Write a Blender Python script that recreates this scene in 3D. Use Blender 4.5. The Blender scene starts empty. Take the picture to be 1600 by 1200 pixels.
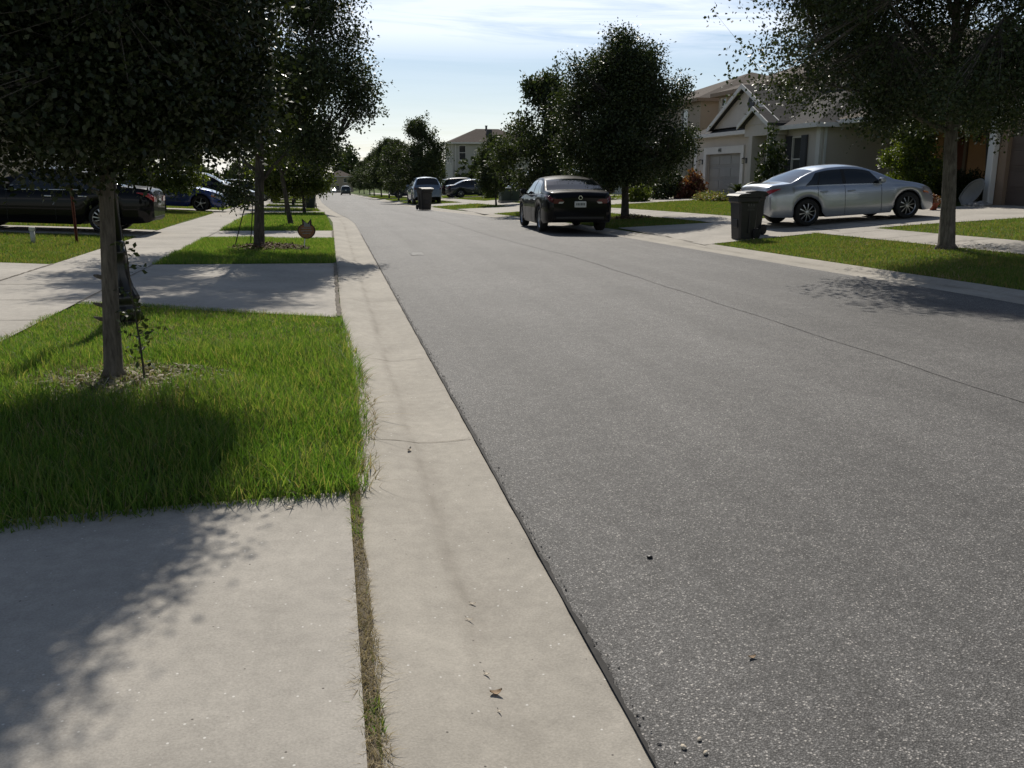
import bpy, math, random
import numpy as np
from mathutils import Vector
R_ = math.radians
C = bpy.context.scene.collection
# ------------------------------------------------------------------ helpers
def tag(o, label=None, cat=None, group=None, kind=None):
    if label: o['label'] = label
    if cat: o['category'] = cat
    if group: o['group'] = group
    if kind: o['kind'] = kind
    return o
def empty(name, loc=(0, 0, 0), rz=0, label=None, cat=None, group=None):
    o = bpy.data.objects.new(name, None); C.objects.link(o)
    o.location = loc; o.rotation_euler = (0, 0, rz); o.empty_display_size = .2
    return tag(o, label, cat, group)
def link(name, me, m=None, parent=None):
    if m is not None:
        for q in (m if isinstance(m, (list, tuple)) else [m]): me.materials.append(q)
    o = bpy.data.objects.new(name, me); C.objects.link(o)
    if parent is not None: o.parent = parent
    return o
def fastmesh(name, V, F, smooth=False):
    V = np.asarray(V, np.float32); F = np.asarray(F, np.int32)
    me = bpy.data.meshes.new(name); k = F.shape[1]
    me.vertices.add(len(V)); me.vertices.foreach_set('co', V.ravel())
    me.loops.add(F.size); me.loops.foreach_set('vertex_index', F.ravel())
    me.polygons.add(len(F)); me.polygons.foreach_set('loop_start', np.arange(0, F.size, k, dtype=np.int32))
    me.update(calc_edges=True)
    if smooth: me.polygons.foreach_set('use_smooth', np.ones(len(F), bool))
    me.validate()
    return me
class MB:
    def __init__(s): s.v = []; s.f = []; s.mi = []; s.cur = 0
    def add(s, vs, fs):
        n = len(s.v); s.v += [tuple(map(float, p)) for p in vs]
        for q in fs: s.f.append(tuple(i+n for i in q)); s.mi.append(s.cur)
        return s
    def box(s, x0, x1, y0, y1, z0, z1, bev=0):
        if bev <= 0:
            return s.add([(x0,y0,z0),(x1,y0,z0),(x1,y1,z0),(x0,y1,z0),(x0,y0,z1),(x1,y0,z1),(x1,y1,z1),(x0,y1,z1)],
                  [(3,2,1,0),(4,5,6,7),(0,1,5,4),(1,2,6,5),(2,3,7,6),(3,0,4,7)])
        b = bev
        ring = lambda e, z: [(x0+e+b,y0+e,z),(x1-e-b,y0+e,z),(x1-e,y0+e+b,z),(x1-e,y1-e-b,z),(x1-e-b,y1-e,z),(x0+e+b,y1-e,z),(x0+e,y1-e-b,z),(x0+e,y0+e+b,z)]
        vs = ring(b*.7, z0)+ring(0, z0+b)+ring(0, z1-b)+ring(b*.7, z1)
        fs = [tuple(range(7,-1,-1)), tuple(range(24,32))]
        for k in range(3):
            for i in range(8): fs.append((k*8+i, k*8+(i+1)%8, k*8+8+(i+1)%8, k*8+8+i))
        return s.add(vs, fs)
    def tube(s, pts, rad, n=8, cap=True):
        pts = [Vector(p) for p in pts]; m = len(pts)
        rad = rad if hasattr(rad, '__len__') else [rad]*m
        vs = []; up = Vector((.31, .17, .93))
        for i, p in enumerate(pts):
            d = (pts[min(i+1, m-1)]-pts[max(i-1, 0)]).normalized()
            a = d.cross(up)
            if a.length < .1: a = d.cross(Vector((1, 0, 0)))
            a.normalize(); b = d.cross(a)
            for k in range(n):
                t = 2*math.pi*k/n; vs.append(p+(a*math.cos(t)+b*math.sin(t))*rad[i])
        fs = []
        for i in range(m-1):
            for k in range(n): fs.append((i*n+k, i*n+(k+1)%n, (i+1)*n+(k+1)%n, (i+1)*n+k))
        if cap: fs += [tuple(range(n-1, -1, -1)), tuple(range((m-1)*n, m*n))]
        return s.add(vs, fs)
    def lathe(s, prof, n=20, o=(0,0,0), axis='z', cap=True):
        vs = []
        for r, h in prof:
            for k in range(n):
                t = 2*math.pi*k/n; a, b = r*math.cos(t), r*math.sin(t)
                vs.append((o[0]+a, o[1]+b, o[2]+h) if axis == 'z' else ((o[0]+a, o[1]+h, o[2]-b) if axis == 'y' else (o[0]+h, o[1]+a, o[2]+b)))
        fs = []; m = len(prof)
        for i in range(m-1):
            for k in range(n): fs.append((i*n+k, i*n+(k+1)%n, (i+1)*n+(k+1)%n, (i+1)*n+k))
        if cap: fs += [tuple(range(n-1, -1, -1)), tuple(range((m-1)*n, m*n))]
        return s.add(vs, fs)
    def prism(s, poly, b):   # extrude a planar outline by the vector b
        n = len(poly); d = Vector(b)
        vs = [Vector(p) for p in poly]+[Vector(p)+d for p in poly]
        return s.add(vs, [tuple(range(n-1,-1,-1)), tuple(range(n, 2*n))]+[(i, (i+1)%n, n+(i+1)%n, n+i) for i in range(n)])
    def mesh(s, name, smooth=False):
        me = bpy.data.meshes.new(name); me.from_pydata(s.v, [], s.f); me.update()
        if any(s.mi): me.polygons.foreach_set('material_index', s.mi)
        if smooth: me.polygons.foreach_set('use_smooth', [True]*len(s.f))
        return me
    def obj(s, name, m, parent=None, smooth=False): return link(name, s.mesh(name, smooth), m, parent)
def copy_tree(o, parent=None):
    c = o.copy(); C.objects.link(c)
    if parent is not None: c.parent = parent
    for ch in list(o.children): copy_tree(ch, c)
    return c
# ------------------------------------------------------------------ materials
class NT:
    def __init__(s, name):
        s.m = bpy.data.materials.new(name); s.m.use_nodes = True; s.t = s.m.node_tree; s.t.nodes.clear()
        s.out = s.n('ShaderNodeOutputMaterial')
    def n(s, typ, **kw):
        q = s.t.nodes.new(typ)
        for k, v in kw.items():
            if k in q.inputs: s.set(q, k, v)
            else: setattr(q, k, v)
        return q
    def set(s, q, k, v):
        if isinstance(v, bpy.types.NodeSocket): s.t.links.new(v, q.inputs[k])
        else: q.inputs[k].default_value = (*v, 1) if hasattr(v, '__len__') and len(v) == 3 and q.inputs[k].type == 'RGBA' else v
    def coord(s): return s.n('ShaderNodeTexCoord').outputs['Object']
    def map(s, vec, sc): return s.n('ShaderNodeMapping', Vector=vec, Scale=sc).outputs[0]
    def noise(s, vec, scale, detail=4, rough=.55): return s.n('ShaderNodeTexNoise', Vector=vec, Scale=float(scale), Detail=float(detail), Roughness=rough).outputs['Fac']
    def ramp(s, fac, stops):
        q = s.n('ShaderNodeValToRGB'); s.set(q, 'Fac', fac); e = q.color_ramp.elements
        while len(e) < len(stops): e.new(.5)
        for i, (p, c) in enumerate(stops):
            e[i].position = p; c = c if hasattr(c, '__len__') else (c, c, c); e[i].color = (*c, 1)
        return q.outputs[0]
    def mix(s, a, b, fac, mode='MIX'):
        q = s.n('ShaderNodeMix', data_type='RGBA', blend_type=mode)
        s.set(q, 0, fac)
        for i, v in ((6, a), (7, b)):
            if isinstance(v, bpy.types.NodeSocket): s.t.links.new(v, q.inputs[i])
            else: q.inputs[i].default_value = (*v, 1) if len(v) == 3 else v
        return q.outputs[2]
    def bump(s, h, strength, dist=.01): return s.n('ShaderNodeBump', Height=h, Strength=strength, Distance=dist).outputs[0]
    def finish(s, sh): s.t.links.new(sh, s.out.inputs['Surface']); return s.m
    def prin(s, **kw):
        kw = {k.replace('_', ' '): v for k, v in kw.items()}
        return s.n('ShaderNodeBsdfPrincipled', **kw).outputs[0]
def simple(name, col, rough=.6, metal=0., coat=0., spec=.5, nz=None, bump=None, alpha=None):
    t = NT(name); kw = dict(Roughness=rough, Metallic=metal, Coat_Weight=coat, Coat_Roughness=.03, Specular_IOR_Level=spec)
    c = t.coord(); base = col
    if nz:
        f = t.ramp(t.noise(c, nz[0], 5), [(.25, [max(0, 1-nz[1])]*3), (.75, [1+nz[1]]*3)])
        base = t.mix(col, f, 1.0, 'MULTIPLY')
    kw['Base_Color'] = base
    if bump: kw['Normal'] = t.bump(t.noise(c, bump[0], 5), bump[1], bump[2] if len(bump) > 2 else .01)
    return t.finish(t.prin(**kw))
def leafmat(name, cols, trans=.3, rough=.4, spec=.5, tcol=None, patch=None):
    t = NT(name); r = t.n('ShaderNodeNewGeometry').outputs['Random Per Island']
    n = len(cols); col = t.ramp(r, [(i/(max(1, n-1)), cols[i]) for i in range(n)])
    if patch:
        c = t.coord(); f = t.ramp(t.noise(c, patch[0], 5, .6), [(.35, 0), (.66, 1)]); col = t.mix(col, t.mix(col, patch[1], 1.0, 'MULTIPLY'), f)
    p = t.prin(Base_Color=col, Roughness=rough, Specular_IOR_Level=spec)
    tc = t.mix(col, tcol or (1.5, 1.6, .5), 1.0, 'MULTIPLY')
    tr = t.n('ShaderNodeBsdfTranslucent', Color=tc).outputs[0]
    q = t.n('ShaderNodeMixShader'); t.set(q, 0, trans); t.t.links.new(p, q.inputs[1]); t.t.links.new(tr, q.inputs[2])
    return t.finish(q.outputs[0])
def asphalt():
    t = NT('asphalt'); c = t.coord()
    v = t.n('ShaderNodeTexVoronoi', Vector=c, Scale=170.0); cell = v.outputs['Color']
    g = t.n('ShaderNodeSeparateColor', Color=cell).outputs[0]
    agg = t.ramp(g, [(0, .062), (.45, .09), (.82, .128), (.93, .19), (1, (.34, .33, .315))])
    dark = t.ramp(v.outputs['Distance'], [(.25, 1.12), (.62, .42)])
    a = t.mix(agg, dark, .85, 'MULTIPLY')
    n1 = t.ramp(t.noise(c, .45, 6), [(.3, .84), (.7, 1.14)]); a = t.mix(a, n1, 1.0, 'MULTIPLY')
    n2 = t.ramp(t.noise(t.map(c, (1.6, .07, 1)), 1.0, 5), [(.35, .84), (.65, 1.10)]); a = t.mix(a, n2, 1.0, 'MULTIPLY')
    n3 = t.ramp(t.noise(c, 9, 5), [(.3, .85), (.7, 1.12)]); a = t.mix(a, n3, 1.0, 'MULTIPLY')
    n4 = t.ramp(t.noise(t.map(c, (1, .6, 1)), 1.7, 7, .65), [(.62, 1.0), (.72, .86)]); a = t.mix(a, n4, 1.0, 'MULTIPLY')
    a = t.mix(a, (1.5, 1.45, 1.40), 1.0, 'MULTIPLY')
    b = t.bump(v.outputs['Distance'], .55, .004)
    return t.finish(t.prin(Base_Color=a, Roughness=.75, Specular_IOR_Level=.3, Normal=b))
def concrete(name, col, streak=None, joints=None):
    t = NT(name); c = t.coord()
    a = t.mix(col, t.ramp(t.noise(c, 1.1, 6), [(.3, .82), (.72, 1.12)]), 1.0, 'MULTIPLY')
    a = t.mix(a, t.ramp(t.noise(c, 14, 6), [(.3, .9), (.7, 1.08)]), 1.0, 'MULTIPLY')
    a = t.mix(a, t.ramp(t.noise(c, 130, 3), [(.3, .86), (.7, 1.1)]), 1.0, 'MULTIPLY')
    v = t.n('ShaderNodeTexVoronoi', Vector=c, Scale=34.0)
    g = t.n('ShaderNodeSeparateColor', Color=v.outputs['Color']).outputs[0]
    spot = t.n('ShaderNodeMath', operation='MULTIPLY')
    t.t.links.new(t.ramp(v.outputs['Distance'], [(.10, 1), (.16, 0)]), spot.inputs[0]); t.t.links.new(t.ramp(g, [(.80, 0), (.84, 1)]), spot.inputs[1])
    a = t.mix(a, (.62, .6, .56), spot.outputs[0])
    v2 = t.n('ShaderNodeTexVoronoi', Vector=c, Scale=21.0)
    g2 = t.n('ShaderNodeSeparateColor', Color=v2.outputs['Color']).outputs[1]
    sp2 = t.n('ShaderNodeMath', operation='MULTIPLY')
    t.t.links.new(t.ramp(v2.outputs['Distance'], [(.05, 1), (.1, 0)]), sp2.inputs[0]); t.t.links.new(t.ramp(g2, [(.84, 0), (.88, 1)]), sp2.inputs[1])
    a = t.mix(a, (.10, .09, .08), sp2.outputs[0])
    if streak:      # worn dirt along the gutter's low line: u runs across the gutter
        uv = t.n('ShaderNodeTexCoord').outputs['UV']; u = t.n('ShaderNodeSeparateXYZ', Vector=uv).outputs[0]
        w = t.n('ShaderNodeMath', operation='ADD'); t.t.links.new(u, w.inputs[0])
        wob = t.n('ShaderNodeMath', operation='MULTIPLY'); t.t.links.new(t.noise(t.map(c, (.5, .5, .5)), 2.2, 5), wob.inputs[0]); wob.inputs[1].default_value = .14
        t.t.links.new(wob.outputs[0], w.inputs[1])
        band = t.ramp(w.outputs[0], [(.44, 0), (.53, 1), (.57, .5), (.72, 0)])
        pat = t.ramp(t.noise(t.map(c, (3, .8, 1)), 2.0, 6), [(.4, .1), (.7, 1)])
        mm = t.n('ShaderNodeMath', operation='MULTIPLY'); t.t.links.new(band, mm.inputs[0]); t.t.links.new(pat, mm.inputs[1])
        m2 = t.n('ShaderNodeMath', operation='MULTIPLY'); t.t.links.new(mm.outputs[0], m2.inputs[0]); m2.inputs[1].default_value = .5
        a = t.mix(a, (.13, .11, .085), m2.outputs[0])
    return t.finish(t.prin(Base_Color=a, Roughness=.9, Specular_IOR_Level=.25, Normal=t.bump(t.noise(c, 160, 4), .35, .004)))
def soil():
    t = NT('lawn_soil'); c = t.coord()
    a = t.ramp(t.noise(c, 3.5, 8, .7), [(.3, (.05, .075, .02)), (.5, (.085, .125, .03)), (.72, (.15, .15, .055))])
    a = t.mix(a, t.ramp(t.noise(c, 60, 4), [(.3, .5), (.7, 1.3)]), 1.0, 'MULTIPLY')
    return t.finish(t.prin(Base_Color=a, Roughness=.95, Specular_IOR_Level=.1, Normal=t.bump(t.noise(c, 45, 5), .8, .03)))
def bark(name, a, b):
    t = NT(name); c = t.coord(); k = t.map(c, (1, 1, .16))
    n = t.noise(k, 42, 6, .65)
    col = t.mix(t.ramp(n, [(.3, a), (.68, b)]), t.ramp(t.noise(c, 5, 5), [(.3, .75), (.7, 1.25)]), 1.0, 'MULTIPLY')
    return t.finish(t.prin(Base_Color=col, Roughness=.95, Specular_IOR_Level=.15, Normal=t.bump(n, .9, .02)))
def shingle(name, col):
    t = NT(name); c = t.coord()
    z = t.n('ShaderNodeSeparateXYZ', Vector=c).outputs[2]
    w = t.n('ShaderNodeMath', operation='MULTIPLY'); t.t.links.new(z, w.inputs[0]); w.inputs[1].default_value = 14.
    fr = t.n('ShaderNodeMath', operation='FRACT'); t.t.links.new(w.outputs[0], fr.inputs[0])
    a = t.mix(col, t.ramp(fr.outputs[0], [(0, .86), (.2, 1.03), (1, 1.0)]), 1.0, 'MULTIPLY')
    a = t.mix(a, t.ramp(t.noise(t.map(c, (1, 1, 3)), 7, 5), [(.3, .75), (.7, 1.25)]), 1.0, 'MULTIPLY')
    a = t.mix(a, t.ramp(t.noise(c, .5, 3), [(.3, .88), (.7, 1.1)]), 1.0, 'MULTIPLY')
    return t.finish(t.prin(Base_Color=a, Roughness=.95, Specular_IOR_Level=.15, Normal=t.bump(fr.outputs[0], .3, .02)))
def paint(name, col, metal=0., rough=.35, coat=1., spec=.5):
    t = NT(name); c = t.coord()
    f = t.noise(c, 900, 2)
    a = t.mix(col, t.ramp(f, [(.3, .9), (.7, 1.12)]), 1.0, 'MULTIPLY')
    r = t.ramp(t.noise(c, 3, 5), [(.3, rough*.85), (.7, rough*1.2)])
    return t.finish(t.prin(Base_Color=a, Metallic=metal, Roughness=r, Coat_Weight=coat, Coat_Roughness=.035, Specular_IOR_Level=spec))
M = dict(
  asphalt=asphalt(), conc=concrete('concrete', (.40, .372, .33)), gutter=concrete('gutter_concrete', (.39, .36, .312), True), soil=soil(),
  joint=simple('joint_dirt', (.12, .10, .075), .95, nz=(8, .5)), seam=simple('seam_tar', (.115, .11, .105), .9, nz=(6, .4)),
  grass=leafmat('grass_blades', [(.058, .128, .022), (.082, .17, .028), (.115, .202, .036), (.15, .222, .05), (.28, .25, .12)], .52, .5, .3, (1.35, 1.45, .6), (1.7, (1.28, 1.1, 1.35))),
  lawn=leafmat('lawn_blades', [(.085, .155, .03), (.11, .20, .035), (.145, .225, .045), (.21, .22, .075), (.28, .24, .11)], .45, .55, .25, (1.1, 1.2, .5), (1.1, (1.25, 1.0, 1.2))),
  straw=leafmat('dry_grass', [(.24, .18, .10), (.36, .29, .16), (.46, .38, .23), (.22, .19, .08)], .3, .7, .2, (1, 1, .8)),
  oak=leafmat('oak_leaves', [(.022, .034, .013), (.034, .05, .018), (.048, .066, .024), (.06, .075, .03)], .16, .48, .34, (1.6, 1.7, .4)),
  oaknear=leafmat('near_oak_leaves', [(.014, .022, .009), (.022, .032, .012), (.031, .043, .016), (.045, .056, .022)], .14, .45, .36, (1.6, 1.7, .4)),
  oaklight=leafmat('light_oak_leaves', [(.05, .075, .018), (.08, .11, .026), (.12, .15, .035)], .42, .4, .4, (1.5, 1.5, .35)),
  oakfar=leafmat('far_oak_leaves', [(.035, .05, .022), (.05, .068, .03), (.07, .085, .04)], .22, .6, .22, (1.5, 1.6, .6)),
  redleaf=leafmat('red_shrub_leaves', [(.12, .03, .025), (.2, .07, .05), (.09, .06, .03), (.3, .16, .11)], .3, .45),
  flower=leafmat('flower_petals', [(.32, .14, .18), (.12, .15, .04), (.36, .33, .28), (.10, .13, .03), (.2, .2, .06)], .3, .6),
  bark=bark('oak_bark', (.075, .065, .055), (.21, .185, .155)), barkdark=bark('dark_bark', (.04, .036, .032), (.12, .105, .09)),
  mulch=leafmat('mulch_chips', [(.06, .035, .022), (.12, .07, .045), (.2, .13, .09), (.3, .24, .18)], .0, .85, .2),
  litter=leafmat('bleached_litter', [(.15, .12, .075), (.24, .2, .14), (.32, .28, .2), (.4, .36, .28)], .1, .7, .3),
  black=paint('black_paint', (.004, .004, .0055), .0, .4, .42, .06), silver=paint('silver_paint', (.42, .45, .50), .75, .34),
  blue=paint('blue_paint', (.012, .035, .18), .3, .3), navy=paint('navy_paint', (.01, .013, .028), .1, .3), grey=paint('grey_paint', (.13, .14, .16), .6, .32),
  steel=paint('steel_blue_paint', (.12, .17, .24), .5, .34), white=paint('white_paint', (.7, .7, .7), 0, .35), green=paint('dark_teal_paint', (.012, .03, .035), .2, .3),
  glass=simple('tinted_glass', (.008, .01, .011), .04, 0, .5, .6), paneg=simple('window_glass', (.03, .035, .04), .05, 0, .4, .7),
  tyre=simple('tyre_rubber', (.018, .018, .018), .85, nz=(30, .2)), rim=simple('alloy', (.42, .43, .45), .32, .9), trim=simple('black_plastic', (.015, .015, .016), .55),
  chrome=simple('chrome', (.75, .76, .78), .12, 1.), tail=simple('taillight_red', (.10, .006, .011), .15, 0, .5, .3), clear=simple('lamp_lens', (.5, .5, .52), .1, .3, 1.), amber=simple('amber_lens', (.5, .14, .03), .15, 0, 1.),
  plate=simple('plate_white', (.6, .62, .6), .5), ink=simple('dark_ink', (.03, .05, .04), .6), bin=simple('bin_plastic', (.018, .018, .02), .5, nz=(12, .2), bump=(150, .2, .002)), binmark=simple('bin_print', (.12, .12, .12), .6),
  bingreen=simple('green_plastic', (.014, .026, .02), .5), post=simple('black_iron', (.012, .012, .013), .35, .3, .3), lampglass=simple('lantern_glass', (.5, .48, .42), .2),
  stucco=simple('beige_stucco', (.53, .485, .44), .93, nz=(1.2, .07), bump=(90, .5, .006)), stuccot=simple('tan_stucco', (.34, .285, .225), .93, nz=(1.2, .08), bump=(90, .5, .006)),
  stuccoo=simple('orange_stucco', (.56, .30, .15), .93, nz=(1.2, .08), bump=(90, .5, .006)), stuccob=simple('brown_stucco', (.25, .185, .135), .93, nz=(1.2, .08), bump=(90, .5, .006)),
  siding=simple('grey_stucco', (.44, .43, .39), .9, nz=(1, .05), bump=(70, .4, .006)), wtrim=simple('white_trim', (.62, .60, .57), .7, nz=(3, .05)), gdoor=simple('garage_door_grey', (.27, .26, .24), .6, nz=(2, .05)),
  bdoor=simple('garage_door_brown', (.10, .075, .062), .65, nz=(2, .06)), shutter=simple('slate_shutter', (.05, .052, .06), .7), door=simple('front_door', (.16, .05, .025), .5, nz=(5, .2)),
  roofg=shingle('grey_shingle', (.052, .05, .05)), roofb=shingle('brown_shingle', (.105, .087, .074)), roofd=shingle('dark_shingle', (.095, .075, .065)),
  vinyl=simple('white_vinyl', (.68, .69, .7), .5), pvc=simple('pale_pvc', (.5, .5, .46), .6), rust=simple('rusty_iron', (.12, .035, .02), .9, nz=(25, .4)),
  trgreen=simple('transformer_green', (.06, .085, .07), .6, nz=(2, .1)), sign=simple('sign_orange', (.22, .10, .04), .7, nz=(40, .6)), signdark=simple('sign_dark', (.045, .02, .018), .7), signgrey=simple('sign_print', (.2, .2, .2), .7), stake=simple('white_stake', (.7, .7, .66), .6),
  board=simple('grey_board', (.24, .24, .24), .6, nz=(3, .15)), stone=simple('field_stone', (.30, .29, .28), .9, nz=(4, .3), bump=(12, .6, .02)), edgetar=simple('edge_tar', (.032, .03, .028), .9, nz=(30, .5)), tailbright=simple('taillight_bright_red', (.36, .012, .015), .12, 0, 1.), stonedark=simple('dark_grit', (.17, .16, .15), .9, nz=(40, .6)), wire=simple('dark_strap', (.03, .03, .028), .8),
  nut=simple('dark_seed', (.012, .011, .01), .5), leafdry=simple('dry_leaf', (.28, .19, .11), .75, nz=(60, .35)), leafpale=simple('pale_leaf', (.55, .48, .38), .75, nz=(60, .25)), patch=simple('chalk_patch', (.25, .245, .235), .9, nz=(10, .3)),
)
# ------------------------------------------------------------------ land
YL = [-30, 30, 34, 40, 50, 75, 120, 170, 260, 300]; XLv = [.77, .77, .68, .4, .05, -.6, -1.3, -2, -3, -3.4]
YR = [-30, 5, 10.3, 12.7, 17.6, 21.6, 30, 35, 45, 63, 154, 300]; XRv = [8.4, 8.2, 8.03, 7.8, 7.42, 7.15, 6.4, 6.1, 5.2, 4.7, 4.4, 4.2]
XL = lambda Y: np.interp(Y, YL, XLv); XR = lambda Y: np.interp(Y, YR, XRv)
GWL, GWR = .70, .80
def longz(Y):
    t = np.asarray(Y, float)-30
    return np.where(t < -6, 0, np.where(t < 6, -.0145*(t+6)**2/24, -.0145*np.clip(t, 0, 260)))
SLx, SLz = [0, 2.6, 4.2, 6, 8, 12, 40], [.04, .09, .12, .22, .3, .42, .5]
SRx, SRz = [0, 3.2, 3.9, 5, 9.5, 12, 40], [.04, .2, .25, .33, .54, .63, .68]
def terr(X, Y):
    X = np.asarray(X, float); Y = np.asarray(Y, float)
    sl = XL(Y)-GWL-X; sr = X-XR(Y)-GWR
    return longz(Y)+np.where(sl > -.05, np.interp(sl, SLx, SLz), np.where(sr > -.05, np.interp(sr, SRx, SRz), .02))
def T(X, Y): return float(terr(X, Y))
def strip(name, Ys, fa, fb, n, zf, m, parent=None, uv=False, edge=0):
    V = []; F = []
    for Y in Ys:
        a, b = fa(Y), fb(Y)
        for k in range(n+1):
            X = a+(b-a)*k/n; V.append((X, Y, zf(X, Y, k/n)))
    for i in range(len(Ys)-1):
        for k in range(n): q = i*(n+1)+k; F.append((q, q+1, q+n+2, q+n+1))
    me = fastmesh(name, V, F, True)
    if uv:
        l = me.uv_layers.new(name='UVMap'); fr = [0, 1, 1, 0]
        d = np.zeros((len(F)*4, 2), np.float32)
        for i in range(len(Ys)-1):
            for k in range(n):
                j = (i*n+k)*4; d[j:j+4, 0] = [k/n, (k+1)/n, (k+1)/n, k/n]; d[j:j+4, 1] = [Ys[i], Ys[i], Ys[i+1], Ys[i+1]]
        l.data.foreach_set('uv', d.ravel())
    return link(name, me, m, parent)
ys = lambda a, b, d: list(np.linspace(a, b, max(2, int(round((b-a)/d))+1)))
Ylong = ys(-8, 60, 1.0)+ys(62, 290, 6.)
rnd = random.Random(7)
# ground: one sheet, dropped under the carriageway
Yg = [-60, -30]+ys(-10, 60, 1.0)+ys(64, 300, 6.)+[340, 420, 600, 900, 1500, 2500]
offs = [0, .6, 1.3, 2, 2.6, 3.2, 3.6, 4.2, 5, 6, 7, 8, 10, 12, 16, 24, 40, 80, 200, 600, 1600]
V = []; n = 0
for Y in Yg:
    yy = min(max(Y, -30), 300)
    row = [(XL(yy)-GWL-s, s) for s in offs[::-1]]
    for x, s in row: V.append((x, Y, T(x, yy)))
    a, b = XL(yy)-GWL, XR(yy)+GWR
    for x in (a+.25, b-.25): V.append((x, Y, float(longz(yy))-.12))
    for s in offs: V.append((b+s, Y, T(b+s, yy)))
w = len(offs)*2+2; F = [(i*w+k, i*w+k+1, (i+1)*w+k+1, (i+1)*w+k) for i in range(len(Yg)-1) for k in range(w-1)]
tag(link('ground', fastmesh('ground', V, F, True), M['soil']), kind='structure')
crown = lambda X, Y, t: float(longz(Y))+.035*(1-(2*t-1)**2)
tag(strip('road', Ylong, lambda Y: XL(Y), lambda Y: XR(Y), 14, crown, M['asphalt']), kind='structure')
# rolled gutters: lip, low line, rise to the verge
def gz(t): return float(np.interp(t, [0, .06, .35, .5, .62, .95, 1], [.03, .045, .012, -.012, -.014, -.002, -.03]))
def ragged(Y): return .012*math.sin(Y*9.1)+.008*math.sin(Y*23.7+1)+.006*math.sin(Y*51)
Yf = ys(-4, 16, .1)+ys(16.5, 60, .8)+ys(62, 290, 6.)
tag(strip('gutter', Yf, lambda Y: XL(Y)-GWL, lambda Y: XL(Y)+.04+ragged(Y)*(.5 if Y < 16 else 0), 10, lambda X, Y, t: float(longz(Y))+gz(t)+.009, M['gutter'], uv=True), kind='structure')
tag(strip('gutter', Ylong, lambda Y: XR(Y)+GWR, lambda Y: XR(Y)-.04, 10, lambda X, Y, t: float(longz(Y))+gz(t)+.009, M['gutter'], uv=True), kind='structure')
# broken asphalt lip beside the gutter
def lip():
    V = []; F = []; Y0 = ys(.6, 24, .018); w = .5
    for i, Y in enumerate(Y0):
        w = min(1, max(0, w+rnd.uniform(-.3, .3))); a = XL(Y)-.005; b = XL(Y)+.003+ragged(Y)*.15+.013*w*w+rnd.uniform(0, .007); z = .0075
        V += [(a, Y, z-.001), (b, Y, z-.002)]
    F = [(2*i, 2*i+1, 2*i+3, 2*i+2) for i in range(len(Y0)-1)]
    return fastmesh('road_edge_gap', V, F)
tag(link('road_edge_gap', lip(), M['edgetar']), kind='structure')
sx = [(2, 4.46), (8, 4.44), (16, 4.38), (19, 4.1), (22.7, 3.86), (27, 3.73), (34, 3.5), (60, 2.4), (120, 1.6)]
def seamx(Y): return float(np.interp(Y, [a for a, b in sx], [b for a, b in sx]))
V = []; Ys_ = ys(2, 60, .08)
for Y in Ys_:
    c = seamx(Y)+.012*math.sin(Y*3.1)+rnd.uniform(-.006, .006); h = rnd.uniform(.003, .011); t = (c-XL(Y))/(XR(Y)-XL(Y)); z = crown(0, Y, t)+.004
    V += [(c-h, Y, z), (c+h, Y, z)]
tag(link('road_seam', fastmesh('road_seam', V, [(2*i, 2*i+1, 2*i+3, 2*i+2) for i in range(len(Ys_)-1)]), M['seam']), kind='structure')
def slab(name, poly4, m, lift, nx=8, ny=8):       # quad poly4 draped on the land
    p = [np.array(q, float) for q in poly4]; V = []; F = []
    for j in range(ny+1):
        for i in range(nx+1):
            u, v = i/nx, j/ny; q = (p[0]*(1-u)+p[1]*u)*(1-v)+(p[3]*(1-u)+p[2]*u)*v
            V.append((q[0], q[1], T(q[0], q[1])+lift))
    for j in range(ny):
        for i in range(nx): q = j*(nx+1)+i; F.append((q, q+1, q+nx+2, q+nx+1))
    n0 = len(V)
    return link(name, fastmesh(name, V, F, True), m)
def walkL(Y): return XL(Y)-.77-2.85-.03*0
strip_z = lambda lift: (lambda X, Y, t: T(X, Y)+lift)
WY = ys(-8, 60, 1.)+ys(64, 200, 8.)
for nm, a, b in (('sidewalk', lambda Y: XL(Y)-5.05, lambda Y: XL(Y)-3.58),):
    tag(strip(nm, WY, a, b, 4, strip_z(.022), M['conc']), kind='structure')
wc = lambda Y: XR(Y)+4.4
tag(strip('sidewalk', WY, lambda Y: wc(Y)-.72, lambda Y: wc(Y)+.72, 4, strip_z(.022), M['conc']), kind='structure')
# driveways: (Y range at the walk, flare at the kerb, far X)
DL = [(-4.5, 3.75, -4.5, 4.05, -13.8), (10.65, 15.2, 9.45, 15.45, -13.8), (21.75, 24.3, 21.65, 24.75, -13.8), (38.6, 43.3, 40.9, 43.5, -13.8), (49.5, 54.5, 49, 55.5, -14), (61, 66, 60.5, 67, -14), (76, 80, 75.5, 81, -14), (90, 95, 89.5, 96, -14)]
for y0, y1, f0, f1, xe in DL:
    a = XL((y0+y1)/2)-.74; m = a-2.85
    tag(slab('driveway', [(m, y0), (a, f0), (a, f1), (m, y1)], M['conc'], .018), kind='structure')
    tag(slab('driveway', [(xe, y0), (m, y0), (m, y1), (xe, y1)], M['conc'], .018, 16, 6), kind='structure')
DR = [(7.4, 12.3, 6.2, 12.0, 19.6), (19.15, 24.1, 18.35, 24.4, 19.6), (38.5, 44.6, 37.2, 45.6, 18.6), (54, 59, 53, 60, 20), (73.5, 78.5, 73, 79, 20), (92, 97, 91, 98, 20)]
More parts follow.
